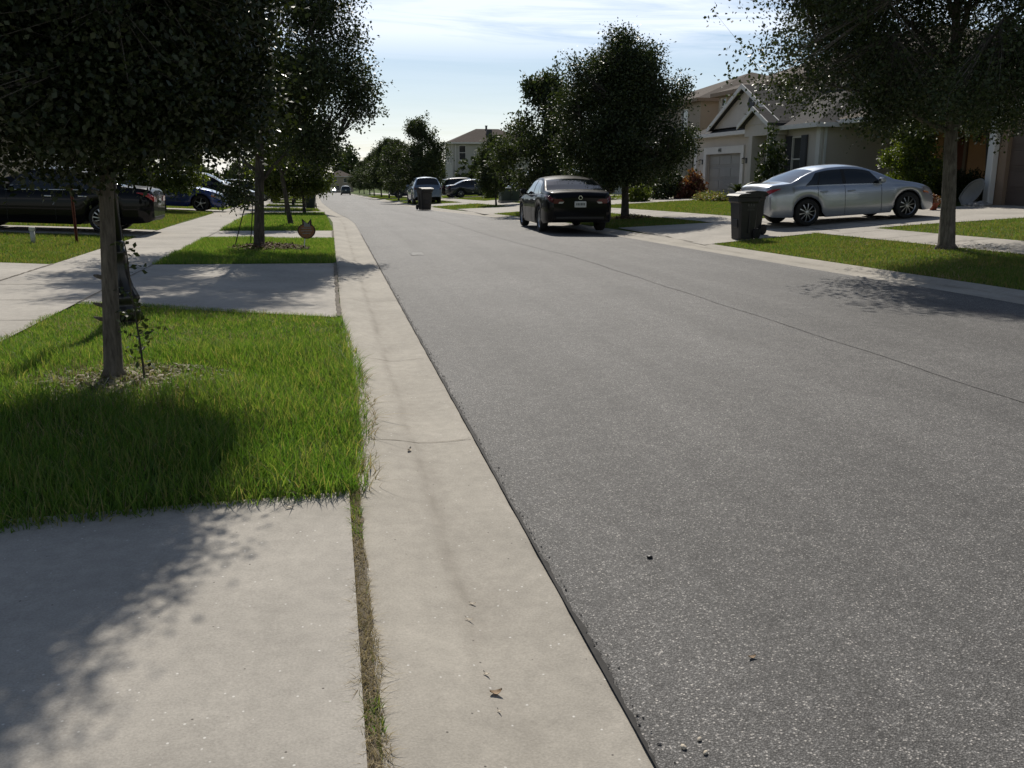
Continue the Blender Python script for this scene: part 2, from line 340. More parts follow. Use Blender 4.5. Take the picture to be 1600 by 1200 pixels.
for i, (y0, y1, f0, f1, xe) in enumerate(DR):
    if i == 0: continue
    a = XR((y0+y1)/2)+GWR-.04; m = a+2.9
    tag(slab('driveway', [(a, f0), (m, y0), (m, y1), (a, f1)], M['conc'], .018), kind='structure')
    tag(slab('driveway', [(m, y0), (xe, y0), (xe, y1), (m, y1)], M['conc'], .018, 16, 6), kind='structure')
tag(slab('driveway', [(11.0, 45.2), (20, 45.2), (20, 49.4), (11.0, 49.4)], M['conc'], .018, 12, 6), kind='structure')
# joints in pavement and gutters
J = MB()
def jline(p, q, w, lift, n=14, wob=.004):
    P = []; d = np.array(q)-np.array(p); nn = np.array([-d[1], d[0]])/np.linalg.norm(d)
    for i in range(n+1):
        c = np.array(p)+d*i/n+nn*rnd.uniform(-wob, wob); h = w*rnd.uniform(.35, .65)
        for s in (-1, 1): e = c+nn*h*s; P.append((e[0], e[1], T(e[0], e[1])+lift))
    J.add(P, [(2*i, 2*i+1, 2*i+3, 2*i+2) for i in range(n)])
for Y in np.arange(-1.2, 60, 1.52):
    jline((XL(Y)-5.03, Y), (XL(Y)-3.6, Y), .016, .028)
    if Y > 8: jline((wc(Y)-.7, Y), (wc(Y)+.7, Y), .016, .028)
for y0, y1, f0, f1, xe in DL[:4]:
    jline((-4.29, y0), (-4.29, y1), .03, .028, 30, .006); jline((-2.8, y0), (-2.8, y1), .014, .028)
    jline((-8.5, y0), (-8.5, y1), .02, .028)
for y0, y1, f0, f1, xe in DL[1:4]: jline((XL(y0)-.74+.015, f0), (XL(y0)-.74+.015, f1), .045, .03, 40, .01)
for y0, y1, f0, f1, xe in DR[1:3]:
    for dx in (2.9+.72, 5.05, 0.02): x = XR((y0+y1)/2)+GWR+dx; jline((x, y0), (x, y1), .025, .028, 20)
Yj = ys(.6, 4.08, .02); Pj = []
for y in Yj:
    jx = .03+.015*min(1, max(0, (y-1)/2)); hw = .022+.006*math.sin(y*14)+.004*math.sin(y*41)+rnd.uniform(-.003, .003); Pj += [(jx-hw-.006, y, .0445), (jx+hw+.008, y, .0445)]
J.add(Pj, [(2*i, 2*i+1, 2*i+3, 2*i+2) for i in range(len(Yj)-1)])
tag(J.obj('pavement_joints', M['joint']), kind='structure')
G2 = MB()
for Y in (1.35, 4.95, 7.35, 11.0, 14.2, 17.3, 20.4, 23.5):
    P = []
    for k in range(13):
        t = k/12; X = XL(Y)-GWL+t*(GWL+.02); w = rnd.uniform(.0015, .004); yy = Y+.015*math.sin(t*7+Y)+(t-.5)*.04
        for s in (-1, 1): P.append((X, yy+s*w, gz(t)+.0125))
    G2.add(P, [(2*i, 2*i+1, 2*i+3, 2*i+2) for i in range(12)])
tag(G2.obj('gutter_joints', M['joint']), kind='structure')
def blot(name, x, y, rx, ry, m, z):
    P = [(x, y, z)]; n = 26
    for k in range(n):
        t = 2*math.pi*k/n; r = rnd.uniform(.5, 1.15); P.append((x+rx*r*math.cos(t), y+ry*r*math.sin(t), z-.001))
    mb = MB(); mb.add(P, [(0, 1+k, 1+(k+1) % n) for k in range(n)]); return tag(mb.obj(name, m), kind='structure')
# ------------------------------------------------------------------ grass
def inpoly(P, poly):
    x, y = P[:, 0], P[:, 1]; r = np.zeros(len(P), bool); n = len(poly)
    for i in range(n):
        x1, y1 = poly[i]; x2, y2 = poly[(i+1) % n]
        if y1 == y2: continue
        c = ((y1 > y) != (y2 > y)) & (x < (x2-x1)*(y-y1)/(y2-y1)+x1); r ^= c
    return r
def nz2(P, f, seed=0):
    x, y = P[:, 0]*f+seed, P[:, 1]*f-seed
    return (np.sin(x*1.3+1.7*np.sin(y*.9))+np.sin(y*1.7+1.3*np.sin(x*1.1+2))+np.sin((x+y)*2.3+1))/3
def blades(name, polys, dens, h0, h1, wid, seg, m, seed, lean=.5, lift=0., hfun=None, thin=None):
    g = np.random.default_rng(seed); allP = []
    for poly in polys:
        q = np.array(poly); lo, hi = q.min(0), q.max(0); n = int(dens*np.prod(hi-lo))
        P = g.uniform(lo, hi, (n, 2)); allP.append(P[inpoly(P, poly)])
    P = np.concatenate(allP)
    if thin is not None: P = P[g.random(len(P)) < thin(P)]
    n = len(P); z = terr(P[:, 0], P[:, 1])+lift
    H = g.uniform(h0, h1, n)*(1+.35*nz2(P, 2.1, seed))
    if hfun is not None: H *= hfun(P)
    az = g.uniform(0, 2*np.pi, n); ln = g.uniform(.1, 1, n)*lean; W = wid*g.uniform(.6, 1.3, n)
    fa = az+g.normal(0, .9, n)+np.pi/2; sx_, sy_ = np.cos(fa)*W/2, np.sin(fa)*W/2
    dx, dy = np.cos(az), np.sin(az); V = []
    for k in range(seg+1):
        t = k/seg; off = H*ln*t**1.8; hz = H*(t-.28*ln*t**2); ww = (1-t)**.7 if k else .8
        cx, cy, cz = P[:, 0]+dx*off, P[:, 1]+dy*off, z+hz
        if k < seg: V += [np.stack([cx-sx_*ww, cy-sy_*ww, cz], 1), np.stack([cx+sx_*ww, cy+sy_*ww, cz], 1)]
        else: V.append(np.stack([cx, cy, cz], 1))
    nv = len(V); V = np.stack(V, 1).reshape(-1, 3); F = []
    b = np.arange(n)[:, None]*nv
    for k in range(seg-1):
        F += [b+np.array([2*k, 2*k+1, 2*k+3]), b+np.array([2*k, 2*k+3, 2*k+2])]
    F.append(b+np.array([nv-3, nv-2, nv-1]))
    return tag(link(name, fastmesh(name, V, np.concatenate(F)), m), kind='stuff')
V1 = [(.05, 4.02), (.085, 4.4), (.12, 5.2), (.12, 6.5), (.05, 9.4), (-1.9, 10.45), (-2.75, 10.72), (-2.86, 9.6), (-2.86, 3.6), (-1.4, 3.78), (-.66, 3.93)]
def h1(P):
    d = np.hypot(P[:, 0]+1.55, P[:, 1]-6.75); far = np.clip((8.6-P[:, 1])/1.2, .42, 1); return far*np.clip(d/.75, .45, 1)
def bare(P):
    d = np.hypot(P[:, 0]+1.5, (P[:, 1]-6.55)*1.15); return np.clip((d-.22)/.75, .06, 1)*np.clip(1.0+.5*nz2(P, 2.7, 9), .45, 1)
blades('verge_grass', [V1], 5400, .05, .16, .0066, 3, M['grass'], 1, .85, 0, h1, bare)
edge1 = [[(.0, 4.05), (.13, 4.05), (.2, 6.6), (.08, 9.3), (0, 9.3)], [(-2.86, 3.56), (-1.4, 3.73), (-.66, 3.88), (.05, 3.97), (.05, 4.06), (-.66, 3.98), (-1.4, 3.84), (-2.86, 3.68)]]
blades('dry_runners', [V1], 700, .03, .09, .008, 2, M['straw'], 33, 1.6, 0, None, lambda P: np.clip(.5+nz2(P, 1.6, 4), .1, 1))
blades('verge_grass', edge1, 2600, .05, .14, .007, 3, M['grass'], 2, 1.3, .0)
dry = [[(.06, 4.0), (.16, 4.05), (.2, 4.5), (.22, 5.3), (.24, 5.9), (.2, 6.6), (.12, 7.0), (.06, 5)]]
blades('dry_runners', dry, 900, .03, .11, .006, 3, M['straw'], 3, 2.2, .01)
blades('dry_runners', [[(.1, 4.3), (.2, 4.4), (.24, 5.2), (.24, 6.3), (.16, 6.6), (.1, 6)]], 170, .08, .2, .009, 3, M['straw'], 31, 3.2, .012, None, lambda P: np.clip(nz2(P, 5, 1)*2, 0, 1))
blades('joint_weeds', [[(.005, .9), (.085, .9), (.095, 2.1), (.075, 2.25), (.095, 2.5), (.08, 2.9), (.085, 3.2), (.07, 3.6), (.08, 4.1), (.03, 4.1), (.03, 3.4), (.015, 3.0), (.03, 2.7), (.015, 2.4), (.025, 2.2), (.005, 1.8)]], 17000, .012, .042, .0032, 2, M['straw'], 4, 2.2, .004)
blades('joint_weeds', [[(.02, 2.15), (.085, 2.15), (.09, 2.3), (.02, 2.3)], [(.03, 3.5), (.075, 3.5), (.08, 4.1), (.03, 4.1)]], 9000, .015, .045, .005, 2, M['grass'], 5, 1.4, 0)
wl = lambda Y: float(XL(Y))-3.6
wl2 = lambda Y: float(XL(Y))-5.07
def vl(y0, y1, f0=None, f1=None): return [(float(XL(y0))-.72, f0 or y0), (float(XL(y1))-.72, f1 or y1), (wl(y1), y1), (wl(y0), y0)]
def ll(y0, y1, xe): return [(wl2(y0), y0), (wl2(y1), y1), (xe, y1), (xe, y0)]
mid = lambda P: .55+.45*np.clip(nz2(P, .9, 3)+.6, 0, 1)
blades('verge_grass', [vl(15.2, 21.75, 15.47, 21.65)], 3000, .04, .095, .009, 2, M['grass'], 6, .7)
blades('lawn_grass', [ll(15.25, 21.7, -9)], 1500, .03, .075, .011, 2, M['lawn'], 7, .8)
blades('verge_grass', [vl(24.35, 38.6, 24.8, 40.8)], 900, .05, .10, .016, 2, M['grass'], 8, .7)
blades('lawn_grass', [ll(24.35, 38.5, -13.5)], 600, .05, .10, .018, 2, M['lawn'], 9, .8)
blades('lawn_grass', [vl(43.4, 49.4), vl(54.6, 60.9), vl(66, 75.6), vl(81, 89.6), vl(96, 130), ll(43.4, 49.4, -13.5), ll(54.6, 61, -13.5), ll(66.1, 76, -13.5), ll(81, 90, -13.5)], 180, .06, .12, .035, 1, M['lawn'], 10, .8)
rw = lambda Y: float(wc(Y))-.74
rw2 = lambda Y: float(wc(Y))+.74
def vr(y0, y1, f0=None, f1=None): return [(float(XR(y0))+GWR+.02, f0 or y0), (rw(y0), y0), (rw(y1), y1), (float(XR(y1))+GWR+.02, f1 or y1)]
def lr(y0, y1, xe): return [(rw2(y0), y0), (xe, y0), (xe, y1), (rw2(y1), y1)]
br = lambda P: np.clip(.55+.6*nz2(P, 1.4, 5), .25, 1)
blades('verge_grass', [vr(8, 19.1, 8, 18.4)], 1700, .03, .075, .012, 2, M['lawn'], 11, .9)
blades('dry_runners', [vr(8, 17, 8, 17)], 500, .025, .06, .012, 2, M['straw'], 12, 1.2, 0, None, lambda P: np.clip(nz2(P, 1.1, 2)+.15, 0, 1))
blades('lawn_grass', [lr(9, 19.1, 19.4)], 1000, .03, .07, .013, 2, M['lawn'], 13, .9)
blades('lawn_grass', [vr(24.2, 38.4, 24.45, 37.2), lr(24.2, 38.4, 18.0)], 650, .03, .065, .018, 2, M['lawn'], 14, .8)
blades('lawn_grass', [vr(44.7, 53.9, 45.7, 53), lr(44.7, 53.9, 20), vr(59.1, 73.4), lr(59.1, 73.4, 20), vr(78.6, 91.9), lr(78.6, 91.9, 20), vr(97.2, 135), lr(97.2, 125, 20)], 150, .05, .10, .035, 1, M['lawn'], 15, .8)
# ------------------------------------------------------------------ trees
def tube_np(A, Bp, ra, rb, n=4):     # many thin tubes at once
    A = np.asarray(A, float); Bp = np.asarray(Bp, float); d = Bp-A; L = np.linalg.norm(d, axis=1, keepdims=True)+1e-9; d /= L
    up = np.where(np.abs(d[:, 2:3]) > .9, np.array([[1., 0, 0]]), np.array([[0., 0, 1]])); a = np.cross(d, up); a /= np.linalg.norm(a, axis=1, keepdims=True)+1e-9; b = np.cross(d, a)
    V = []
    for P, r in ((A, ra), (Bp, rb)):
        r = np.broadcast_to(np.asarray(r, float).reshape(-1, 1), (len(A), 1))
        for k in range(n): t = 2*np.pi*k/n; V.append(P+(a*np.cos(t)+b*np.sin(t))*r)
    V = np.stack(V, 1).reshape(-1, 3); base = np.arange(len(A))[:, None]*2*n; F = [base+np.array([k, (k+1) % n, n+(k+1) % n, n+k]) for k in range(n)]
    return V, np.concatenate(F)
def leaves_np(g, cen, axis, per, L, spread, size):
    n = len(cen)*per; c = np.repeat(cen, per, 0); ax = np.repeat(axis, per, 0)
    t = g.uniform(-.6, 1, (n, 1))*L; p = c+ax*t+np.clip(g.normal(0, 1, (n, 3)), -1.5, 1.5)*spread
    d = g.normal(0, 1, (n, 3))+ax*.8; d /= np.linalg.norm(d, axis=1, keepdims=True)
    nn = g.normal(0, 1, (n, 3))+np.array([0, 0, .9]); s = np.cross(d, nn); s /= np.linalg.norm(s, axis=1, keepdims=True)+1e-9
    l = size*g.uniform(.6, 1.35, (n, 1)); w = l*g.uniform(.24, .38, (n, 1)); fold = np.cross(s, d)*l*.08
    V = np.stack([p, p+d*l*.5+s*w+fold, p+d*l, p+d*l*.5-s*w+fold], 1).reshape(-1, 3)
    return V, np.arange(n*4).reshape(-1, 4)
def tree_meshes(seed, H, zc0, zc1, rad, trunk_r, ncl, per, leaf, lean=(0, 0), nl=12, shoots=0, extra=None, spread=.09, Lt=.22, flat=.35, shootdir=None, cone=0., gap=-.35, lumpy=.22, knots=0, coref=.15, per_blob=34, sig=(.07, .135)):
    """trunk with limbs, and a crown of leaf sprays on twigs; crown spans zc0..zc1 with radius rad"""
    g = np.random.default_rng(seed); mb = MB()
    pts = []; 
    for i in range(9):
        t = i/8; pts.append((lean[0]*t+.03*math.sin(3*t+seed), lean[1]*t+.03*math.cos(4*t+seed)-.03*math.cos(seed), t*(zc0+(zc1-zc0)*.75)))
    pts = np.array(pts); pts[:, :2] -= pts[0, :2]
    rr = [trunk_r*(1.28 if i == 0 else 1)*(1-.8*(i/8)**1.3) for i in range(9)]
    pp = [pts[0], pts[0]+(pts[1]-pts[0])*.16]+list(pts[1:]); rr = [trunk_r*1.75, trunk_r*1.12]+[trunk_r*(1-.82*(i/8)**1.2) for i in range(1, 9)]
    mb.tube(pp, rr, 12)
    for k in range(knots):
        z = .25+1.35*g.random(); a = g.uniform(1.5, 4.7); b = np.array([np.interp(z, pts[:, 2], pts[:, q]) for q in range(3)]); dd = np.array([math.cos(a), math.sin(a), .35]); mb.tube([b, b+dd*trunk_r*1.25, b+dd*trunk_r*(1.5+g.random()*.6)], [.02, .016, .007], 6)
    def tp(z):
        return np.array([np.interp(z, pts[:, 2], pts[:, k]) for k in range(3)])
    def envelope(d, frac):   # radius of the crown at height fraction
        return rad*np.clip(np.sin(np.pi*np.clip(frac*.86+.14, 0, 1))**flat, .12, 1)*(1-cone*frac)
    P = []
    for k in range(nl):
        zb = zc0*.82+(zc1-zc0)*.62*(k/nl)**1.1; a = k*2.4+g.uniform(-.4, .4); b = tp(zb)
        rise = g.uniform(.15, .55)*(1+.8*k/nl); ztip = min(zb+rad*rise+.25, zc1*.96); fr = np.clip((ztip-zc0)/(zc1-zc0), 0, 1)
        R = envelope(None, fr)*g.uniform(.7, .92); c = tp(ztip*.8)
        tip = np.array([c[0]+R*math.cos(a), c[1]+R*math.sin(a), ztip]); q = []
        for j in range(7):
            t = j/6; e = b*(1-t)+tip*t+np.array([0, 0, .28*rad*rise*math.sin(math.pi*t)])+g.normal(0, .03*rad*.5, 3)*(j > 0); q.append(e)
        r0 = trunk_r*.42*(1-.5*k/nl); mb.tube(q, [r0*(1-.85*j/6) for j in range(7)], 6); P += q[1:]
        for s in range(3):
            b2 = q[2+s]; dd = np.array([math.cos(a+g.uniform(-1.3, 1.3)), math.sin(a+g.uniform(-1.3, 1.3)), g.uniform(-.1, .8)]); ln = R*g.uniform(.35, .6)
            q2 = [b2+dd*ln*j/4+g.normal(0, .02*rad, 3)*(j > 0) for j in range(5)]; mb.tube(q2, [r0*.45*(1-.8*j/4) for j in range(5)], 5); P += q2[1:]
    P += [tp(z) for z in np.linspace(zc0, zc1*.9, 8)]; P = np.array(P)
    lob = g.normal(0, 1, (16, 3)); lob /= np.linalg.norm(lob, axis=1, keepdims=True); amp = g.uniform(-lumpy, lumpy*1.1, 16)
    cen = np.zeros((0, 3)); 
    while len(cen) < ncl:
        m = ncl*2; fr = g.beta(1.25, 1.2, m); a = g.uniform(0, 2*np.pi, m); u = g.uniform(0, 1, m)**.42
        d = np.stack([np.cos(a), np.sin(a), (fr-.5)*1.6], 1); d /= np.linalg.norm(d, axis=1, keepdims=True)
        dots = np.clip((d@lob.T-.72)/.28, 0, 1); lump = 1+dots@amp
        R = envelope(None, fr)*lump*u; z = zc0+(zc1-zc0)*fr*(1+.06*(dots@amp)); c0 = np.stack([np.interp(z, pts[:, 2], pts[:, 0]), np.interp(z, pts[:, 2], pts[:, 1])], 1)
        q = np.stack([c0[:, 0]+R*np.cos(a), c0[:, 1]+R*np.sin(a), z], 1)
        w = (np.sin(q[:, 0]*3.4/rad*1.5+seed)+np.sin(q[:, 1]*3.9/rad*1.5+2*seed)+np.sin(q[:, 2]*4.3/rad*1.5+seed))/3
        cen = np.concatenate([cen, q[w > gap]])
    nb = min(len(cen), max(40, int(ncl/per_blob))); tips = cen[:nb]; core = cen[nb:nb+int(ncl*coref)]
    ctr = np.stack([np.interp(tips[:, 2], pts[:, 2], pts[:, 0]), np.interp(tips[:, 2], pts[:, 2], pts[:, 1]), tips[:, 2]-.25*rad], 1)
    od = tips-ctr; od /= np.linalg.norm(od, axis=1, keepdims=True)+1e-6
    kk = g.integers(0, nb, ncl-len(core)); sg = rad*g.uniform(*sig, nb)[kk][:, None]
    bl = tips[kk]+np.clip(g.normal(0, 1, (len(kk), 3)), -1.5, 1.5)*sg*[1, 1, .75]+od[kk]*np.clip(g.normal(0, 1, (len(kk), 1)), -1.5, 1.3)*sg*.9
    bl[:, 2] = np.where(bl[:, 2] < zc0, zc0+np.abs(bl[:, 2]-zc0)*.5, bl[:, 2]); cen = np.concatenate([core, bl])
    if extra is not None:
        for (ex, ey, ez, er, en) in extra: cen = np.concatenate([cen, np.array([ex, ey, ez])+np.clip(g.normal(0, 1, (en, 3)), -1.5, 1.5)*er])
    D2 = ((cen[:, None, :]-P[None])**2).sum(2); j = D2.argmin(1); A = P[j]; ax = cen-A; ln = np.linalg.norm(ax, axis=1, keepdims=True)+1e-6; ax = ax/ln+g.normal(0, .35, cen.shape)+np.array([0, 0, .1]); ax /= np.linalg.norm(ax, axis=1, keepdims=True)
    tw = g.random(len(cen)) < .4
    jt = ((tips[:, None, :]-P[None])**2).sum(2).argmin(1); md = (P[jt]+tips)/2+g.normal(0, .06*rad, tips.shape)*.5
    BV, BF = tube_np(np.concatenate([P[jt], md]), np.concatenate([md, tips]), np.repeat([trunk_r*.14+.004, trunk_r*.09+.003], nb), np.repeat([trunk_r*.09+.003, .003], nb), 5)
    TV, TF = tube_np(A[tw], cen[tw]+ax[tw]*Lt*.6, trunk_r*.03+.002, .0012, 4)
    TF = np.concatenate([TF, BF[:, :4]+len(TV)]); TV = np.concatenate([TV, BV])
    LV, LF = leaves_np(g, cen, ax, per, Lt, spread, leaf)
    if shoots:
        k = g.integers(0, len(cen), shoots*3); dist = np.linalg.norm(cen[k]-np.array([pts[-1][0], pts[-1][1], (zc0+zc1)/2]), axis=1); k = k[np.argsort(-dist)][:shoots]
        for i in k:
            d = cen[i]-tp((zc0+zc1)/2); d /= np.linalg.norm(d); 
            if shootdir is not None: d = d*.6+np.array(shootdir)*.6
            d = d+g.normal(0, .3, 3); d /= np.linalg.norm(d); L = g.uniform(.25, .6)*min(1.2, rad*.4); b = cen[i]; e = b+d*L+np.array([0, 0, -.12*L])
            v, f = tube_np([A[i], b, (b+e)/2+[0, 0, .05*L]], [b, (b+e)/2+[0, 0, .05*L], e], [.009, .006, .004], [.006, .004, .0015]); TF = np.concatenate([TF, f+len(TV)]); TV = np.concatenate([TV, v])
            cc = b+(e-b)*np.linspace(.15, 1, 6)[:, None]; v, f = leaves_np(g, cc, np.repeat(d[None], 6, 0), max(5, per//4), .1, spread*.55, leaf*.9); LF = np.concatenate([LF, f+len(LV)]); LV = np.concatenate([LV, v])
    nv = len(mb.v); me = MB(); me.v = mb.v+[tuple(x) for x in TV.tolist()]; me.f = mb.f+[tuple(x) for x in (TF+nv).tolist()]; me.mi = [0]*len(me.f)
    return me.mesh('trunk', True), fastmesh('crown', LV, LF)
def tree(name, x, y, rz, tm, cm, bm, lm, label, group=None, sc=1., z=None):
    t = empty(name, (x, y, (T(x, y) if z is None else z)-.02), rz, label, 'tree', group); t.scale = (sc, sc, sc)
    if not tm.materials: tm.materials.append(bm)
    if not cm.materials: cm.materials.append(lm)
    link('trunk', tm, None, t); link('crown', cm, None, t); return t
oak1 = tree_meshes(11, 5.2, 1.72, 4.9, 1.12, .062, 10500, 28, .042, (.16, .05), 14, 40, [(.78, .1, 1.93, .16, 300), (.84, .5, 2.3, .18, 260), (.2, -.7, 1.9, .13, 300), (-.7, -.5, 1.9, .13, 300), (.55, -.45, 1.88, .13, 260), (0, 0, 1.95, .3, 500), (-.9, .3, 2.0, .25, 300)], .08, .16, .18, None, .36, -.75, .2, 9, .25, 42, (.09, .17))
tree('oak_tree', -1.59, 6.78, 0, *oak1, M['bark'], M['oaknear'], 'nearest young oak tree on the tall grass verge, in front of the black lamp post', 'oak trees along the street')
oak2 = tree_meshes(23, 7, 1.55, 7.4, 2.1, .10, 4000, 22, .062, (.4, 0), 13, 150, [(-.25, -1.2, 1.2, .13, 50), (1.75, 0, 3.9, .26, 110), (2.0, -.2, 2.85, .2, 100), (1.6, .3, 4.8, .3, 110), (1.3, -.5, 2.1, .22, 110), (1.85, .2, 3.35, .22, 100), (1.4, 0, 5.7, .3, 80)], .12, .24, .3, (.7, -.2, .1), .3, -.05, .36, 0, .10, 34, (.06, .125))
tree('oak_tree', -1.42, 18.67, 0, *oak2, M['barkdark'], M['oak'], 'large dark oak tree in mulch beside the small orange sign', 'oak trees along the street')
oak3 = tree_meshes(35, 4, 1.75, 4.2, 1.15, .075, 620, 22, .085, (-.42, -.1), 9, 10, None, .12, .24, .4, None, .3, -.4)
tree('oak_tree', -1.15, 27.8, 0, *oak3, M['barkdark'], M['oaklight'], 'leaning young oak with yellow-green crown, beyond the orange sign', 'oak trees along the street')
oakr1 = tree_meshes(47, 7, 2.35, 7.3, 3.1, .135, 9000, 23, .064, (-.35, .1), 14, 190, [(-3.3, 0, 4.0, .2, 45), (-2.9, 0, 4.7, .22, 55), (-2.5, .2, 3.5, .22, 60), (-2.3, -.3, 2.9, .25, 70), (-1.8, .4, 2.5, .25, 80)], .13, .26, .25, (-.8, -.1, .05), .15, -.25, .32)
tree('oak_tree', 11.1, 14.75, .4, *oakr1, M['bark'], M['oak'], 'broad oak tree with spreading crown on the verge near the silver sedan', 'oak trees along the street')
oakr2 = tree_meshes(59, 6, 1.25, 5.1, 2.18, .13, 5400, 23, .078, (0, 0), 13, 200, [(-1.6, -.3, 4.3, .26, 90), (-.25, 0, 5.3, .2, 70), (.65, .2, 4.9, .22, 80), (1.5, 0, 3.9, .26, 90), (1.7, -.2, 2.4, .22, 90), (-1.8, 0, 3.4, .26, 120)], .16, .3, .42, (0, 0, .9), .46, -.4, .42)
tree('oak_tree', 9.36, 28.2, 0, *oakr2, M['barkdark'], M['oak'], 'dense round oak tree right behind the black sedan on the road', 'oak trees along the street')
oakm = tree_meshes(61, 5, 1.2, 4.9, 2.0, .085, 1500, 16, .13, (.05, 0), 10, 70, None, .17, .3, .4, (0, 0, .8), .32, -.3, .4)
oakn = tree_meshes(73, 5, 1.05, 5.2, 1.8, .08, 1250, 16, .14, (-.08, .05), 10, 70, None, .17, .3, .5, (0, 0, .8), .5, -.3, .4)
GS = 'oak trees along the street'
ft = [ # x, y, rot, which, scale, light, label
 (8.42, 35.6, 1.0, 0, .98, 0, 'mid-sized oak left of the big round oak, behind the black sedan roof'),
 (8.83, 48.6, .3, 1, .66, 0, 'small bushy oak in front of the two-storey grey house'),
 (6.6, 68.5, 2.0, 0, 1.1, 0, 'wide oak tree rising behind the steel blue wagon'),
 (5.9, 79.7, 1.1, 1, .92, 0, 'slim oak trunk just left of the steel blue wagon'),
 (6.37, 100, 2.6, 1, 1.12, 0, 'tall narrow oak, second to the left of the steel blue wagon'),
 (6.43, 116, .5, 0, 1.1, 0, 'round oak, third to the left of the steel blue wagon'),
 (6.6, 138, 1.7, 1, 1.1, 0, 'hazy oak, fourth in the row past the steel blue wagon'),
 (6.9, 160, 2.9, 0, 1.15, 0, 'hazy oak, fifth in the row past the steel blue wagon'),
 (6.9, 186, .9, 1, 1.15, 0, 'distant oak, sixth in the row past the steel blue wagon'),
 (6.9, 216, .2, 0, 1.2, 0, 'distant oak at the far end of the row, nearest the end house'),
 (-1.82, 40.3, .3, 1, .8, 1, 'yellow-green oak whose trunk shows just left of the leaning oak'),
 (-1.06, 39.6, 1.9, 0, .78, 1, 'yellow-green oak standing next to the lone bin on the verge'),
 (-2.1, 47.0, 2.9, 1, .9, 1, 'oak past the yellow-green pair on the verge'),
 (-2.2, 58.0, .8, 0, .95, 1, 'oak beside the pavement, beyond the lone bin'),
 (-2.6, 72.0, 1.5, 1, 1.0, 0, 'far oak on the pavement side, second beyond the lone bin'),
 (-3.0, 89.0, 2.2, 0, 1.05, 0, 'far oak on the pavement side, third beyond the lone bin'),
 (-3.3, 108, .4, 1, 1.1, 0, 'very far oak on the pavement side, fourth beyond the lone bin'),
 (-3.8, 132, 1.4, 0, 1.2, 0, 'last far oak on the pavement side before the end house'),
 (-6.3, 37.4, .4, 0, .85, 1, 'young oak on the lawn in front of the blue sedan'),
 (18.3, 26.4, .9, 1, .56, 1, 'short yellow-green tree behind the bonnet of the silver sedan'),
]
for m_ in (oakm, oakn):
    m_[0].materials.append(M['barkdark'])
cml = {}
for i in (0, 1):
    base = (oakm, oakn)[i]
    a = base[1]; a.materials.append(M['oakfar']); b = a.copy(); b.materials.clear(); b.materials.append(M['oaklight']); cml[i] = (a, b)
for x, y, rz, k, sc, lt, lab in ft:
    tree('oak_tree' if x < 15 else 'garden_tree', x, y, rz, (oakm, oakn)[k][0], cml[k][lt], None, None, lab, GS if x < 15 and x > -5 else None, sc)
slim = tree_meshes(81, 4, 2.3, 3.9, 1.0, .07, 260, 20, .09, (-.35, .3), 7, 6, None, .12, .22, .4)
tree('garden_tree', 20.1, 25.0, 0, *slim, M['barkdark'], M['oaklight'], 'slender leaning tree beside the pile of stones at the brown garage', None)
# far wood closing the street
g = np.random.default_rng(5); cen = []
for i in range(46):
    x = g.uniform(-90, 110); y = g.uniform(325, 360); h = g.uniform(8, 14.5) if -25 < x < 40 else g.uniform(6, 10); r = g.uniform(2.5, 4.5)
    d = g.normal(0, 1, (70, 3)); d /= np.linalg.norm(d, axis=1, keepdims=True); q = d*g.uniform(.5, 1, (70, 1))*[r, r, h*.42]+[x, y, -3.7+h*.6]; cen.append(q)
cen = np.concatenate(cen); Vf, Ff = leaves_np(g, cen, np.tile([[0, 0, 1.]], (len(cen), 1)), 9, .8, .7, 1.5)
tag(link('far_wood', fastmesh('far_wood', Vf, Ff), M['oakfar']), 'line of tall hazy trees closing the end of the street', 'trees', None, 'stuff')
# ------------------------------------------------------------------ bushes and small plants
def bush_mesh(name, seed, rx, ry, h, n, per, leaf, spread=.05, box=False):
    g = np.random.default_rng(seed)
    if box: q = np.stack([g.uniform(-rx, rx, n), g.uniform(-ry, ry, n), g.uniform(.05, h, n)], 1)
    else:
        d = g.normal(0, 1, (n, 3)); d[:, 2] = np.abs(d[:, 2]); d /= np.linalg.norm(d, axis=1, keepdims=True); q = d*g.uniform(.45, 1.05, (n, 1))*[rx, ry, h]
    ax = q/np.linalg.norm(q, axis=1, keepdims=True)
    V, F = leaves_np(g, q, ax, per, .12, spread, leaf); return fastmesh(name, V, F)
def stems(h, n, r, seed):
    g = random.Random(seed); mb = MB()
    for k in range(n):
        a = g.uniform(0, 6.28); mb.tube([(0, 0, 0), (math.cos(a)*r*.4, math.sin(a)*r*.4, h*.5), (math.cos(a)*r, math.sin(a)*r, h*.95)], [.02, .014, .005], 5)
    return mb.mesh('stems', True)
def bush(name, x, y, rx, ry, h, n, per, leaf, mat, label, cat='shrub', seed=1, box=False, group=None, rz=0):
    t = empty(name, (x, y, T(x, y)), rz, label, cat, group)
    link('stems', stems(h*.8, 7, min(rx, ry)*.6, seed), M['barkdark'], t); link('foliage', bush_mesh('foliage', seed, rx, ry, h, n, per, leaf, .06, box), mat, t); return t
bush('red_shrub', 17.0, 41.2, .62, .62, 1.15, 260, 16, .13, M['redleaf'], 'red-leaved shrub beside the pale garage pier', seed=3)
bush('magnolia_shrub', 16.9, 33.2, .66, .62, 2.7, 250, 9, .14, M['oak'], 'tall loose magnolia in front of the house entry', seed=4)
bush('round_shrub', 14.1, 40.6, .55, .55, .8, 120, 14, .12, M['oaklight'], 'low bright green shrub right of the round oak trunk', seed=5)
bush('dark_shrub', 16.1, 42.0, .8, .7, 1.5, 260, 15, .12, M['oak'], 'dark shrub under the round oak crown, left of the red shrub', seed=6)
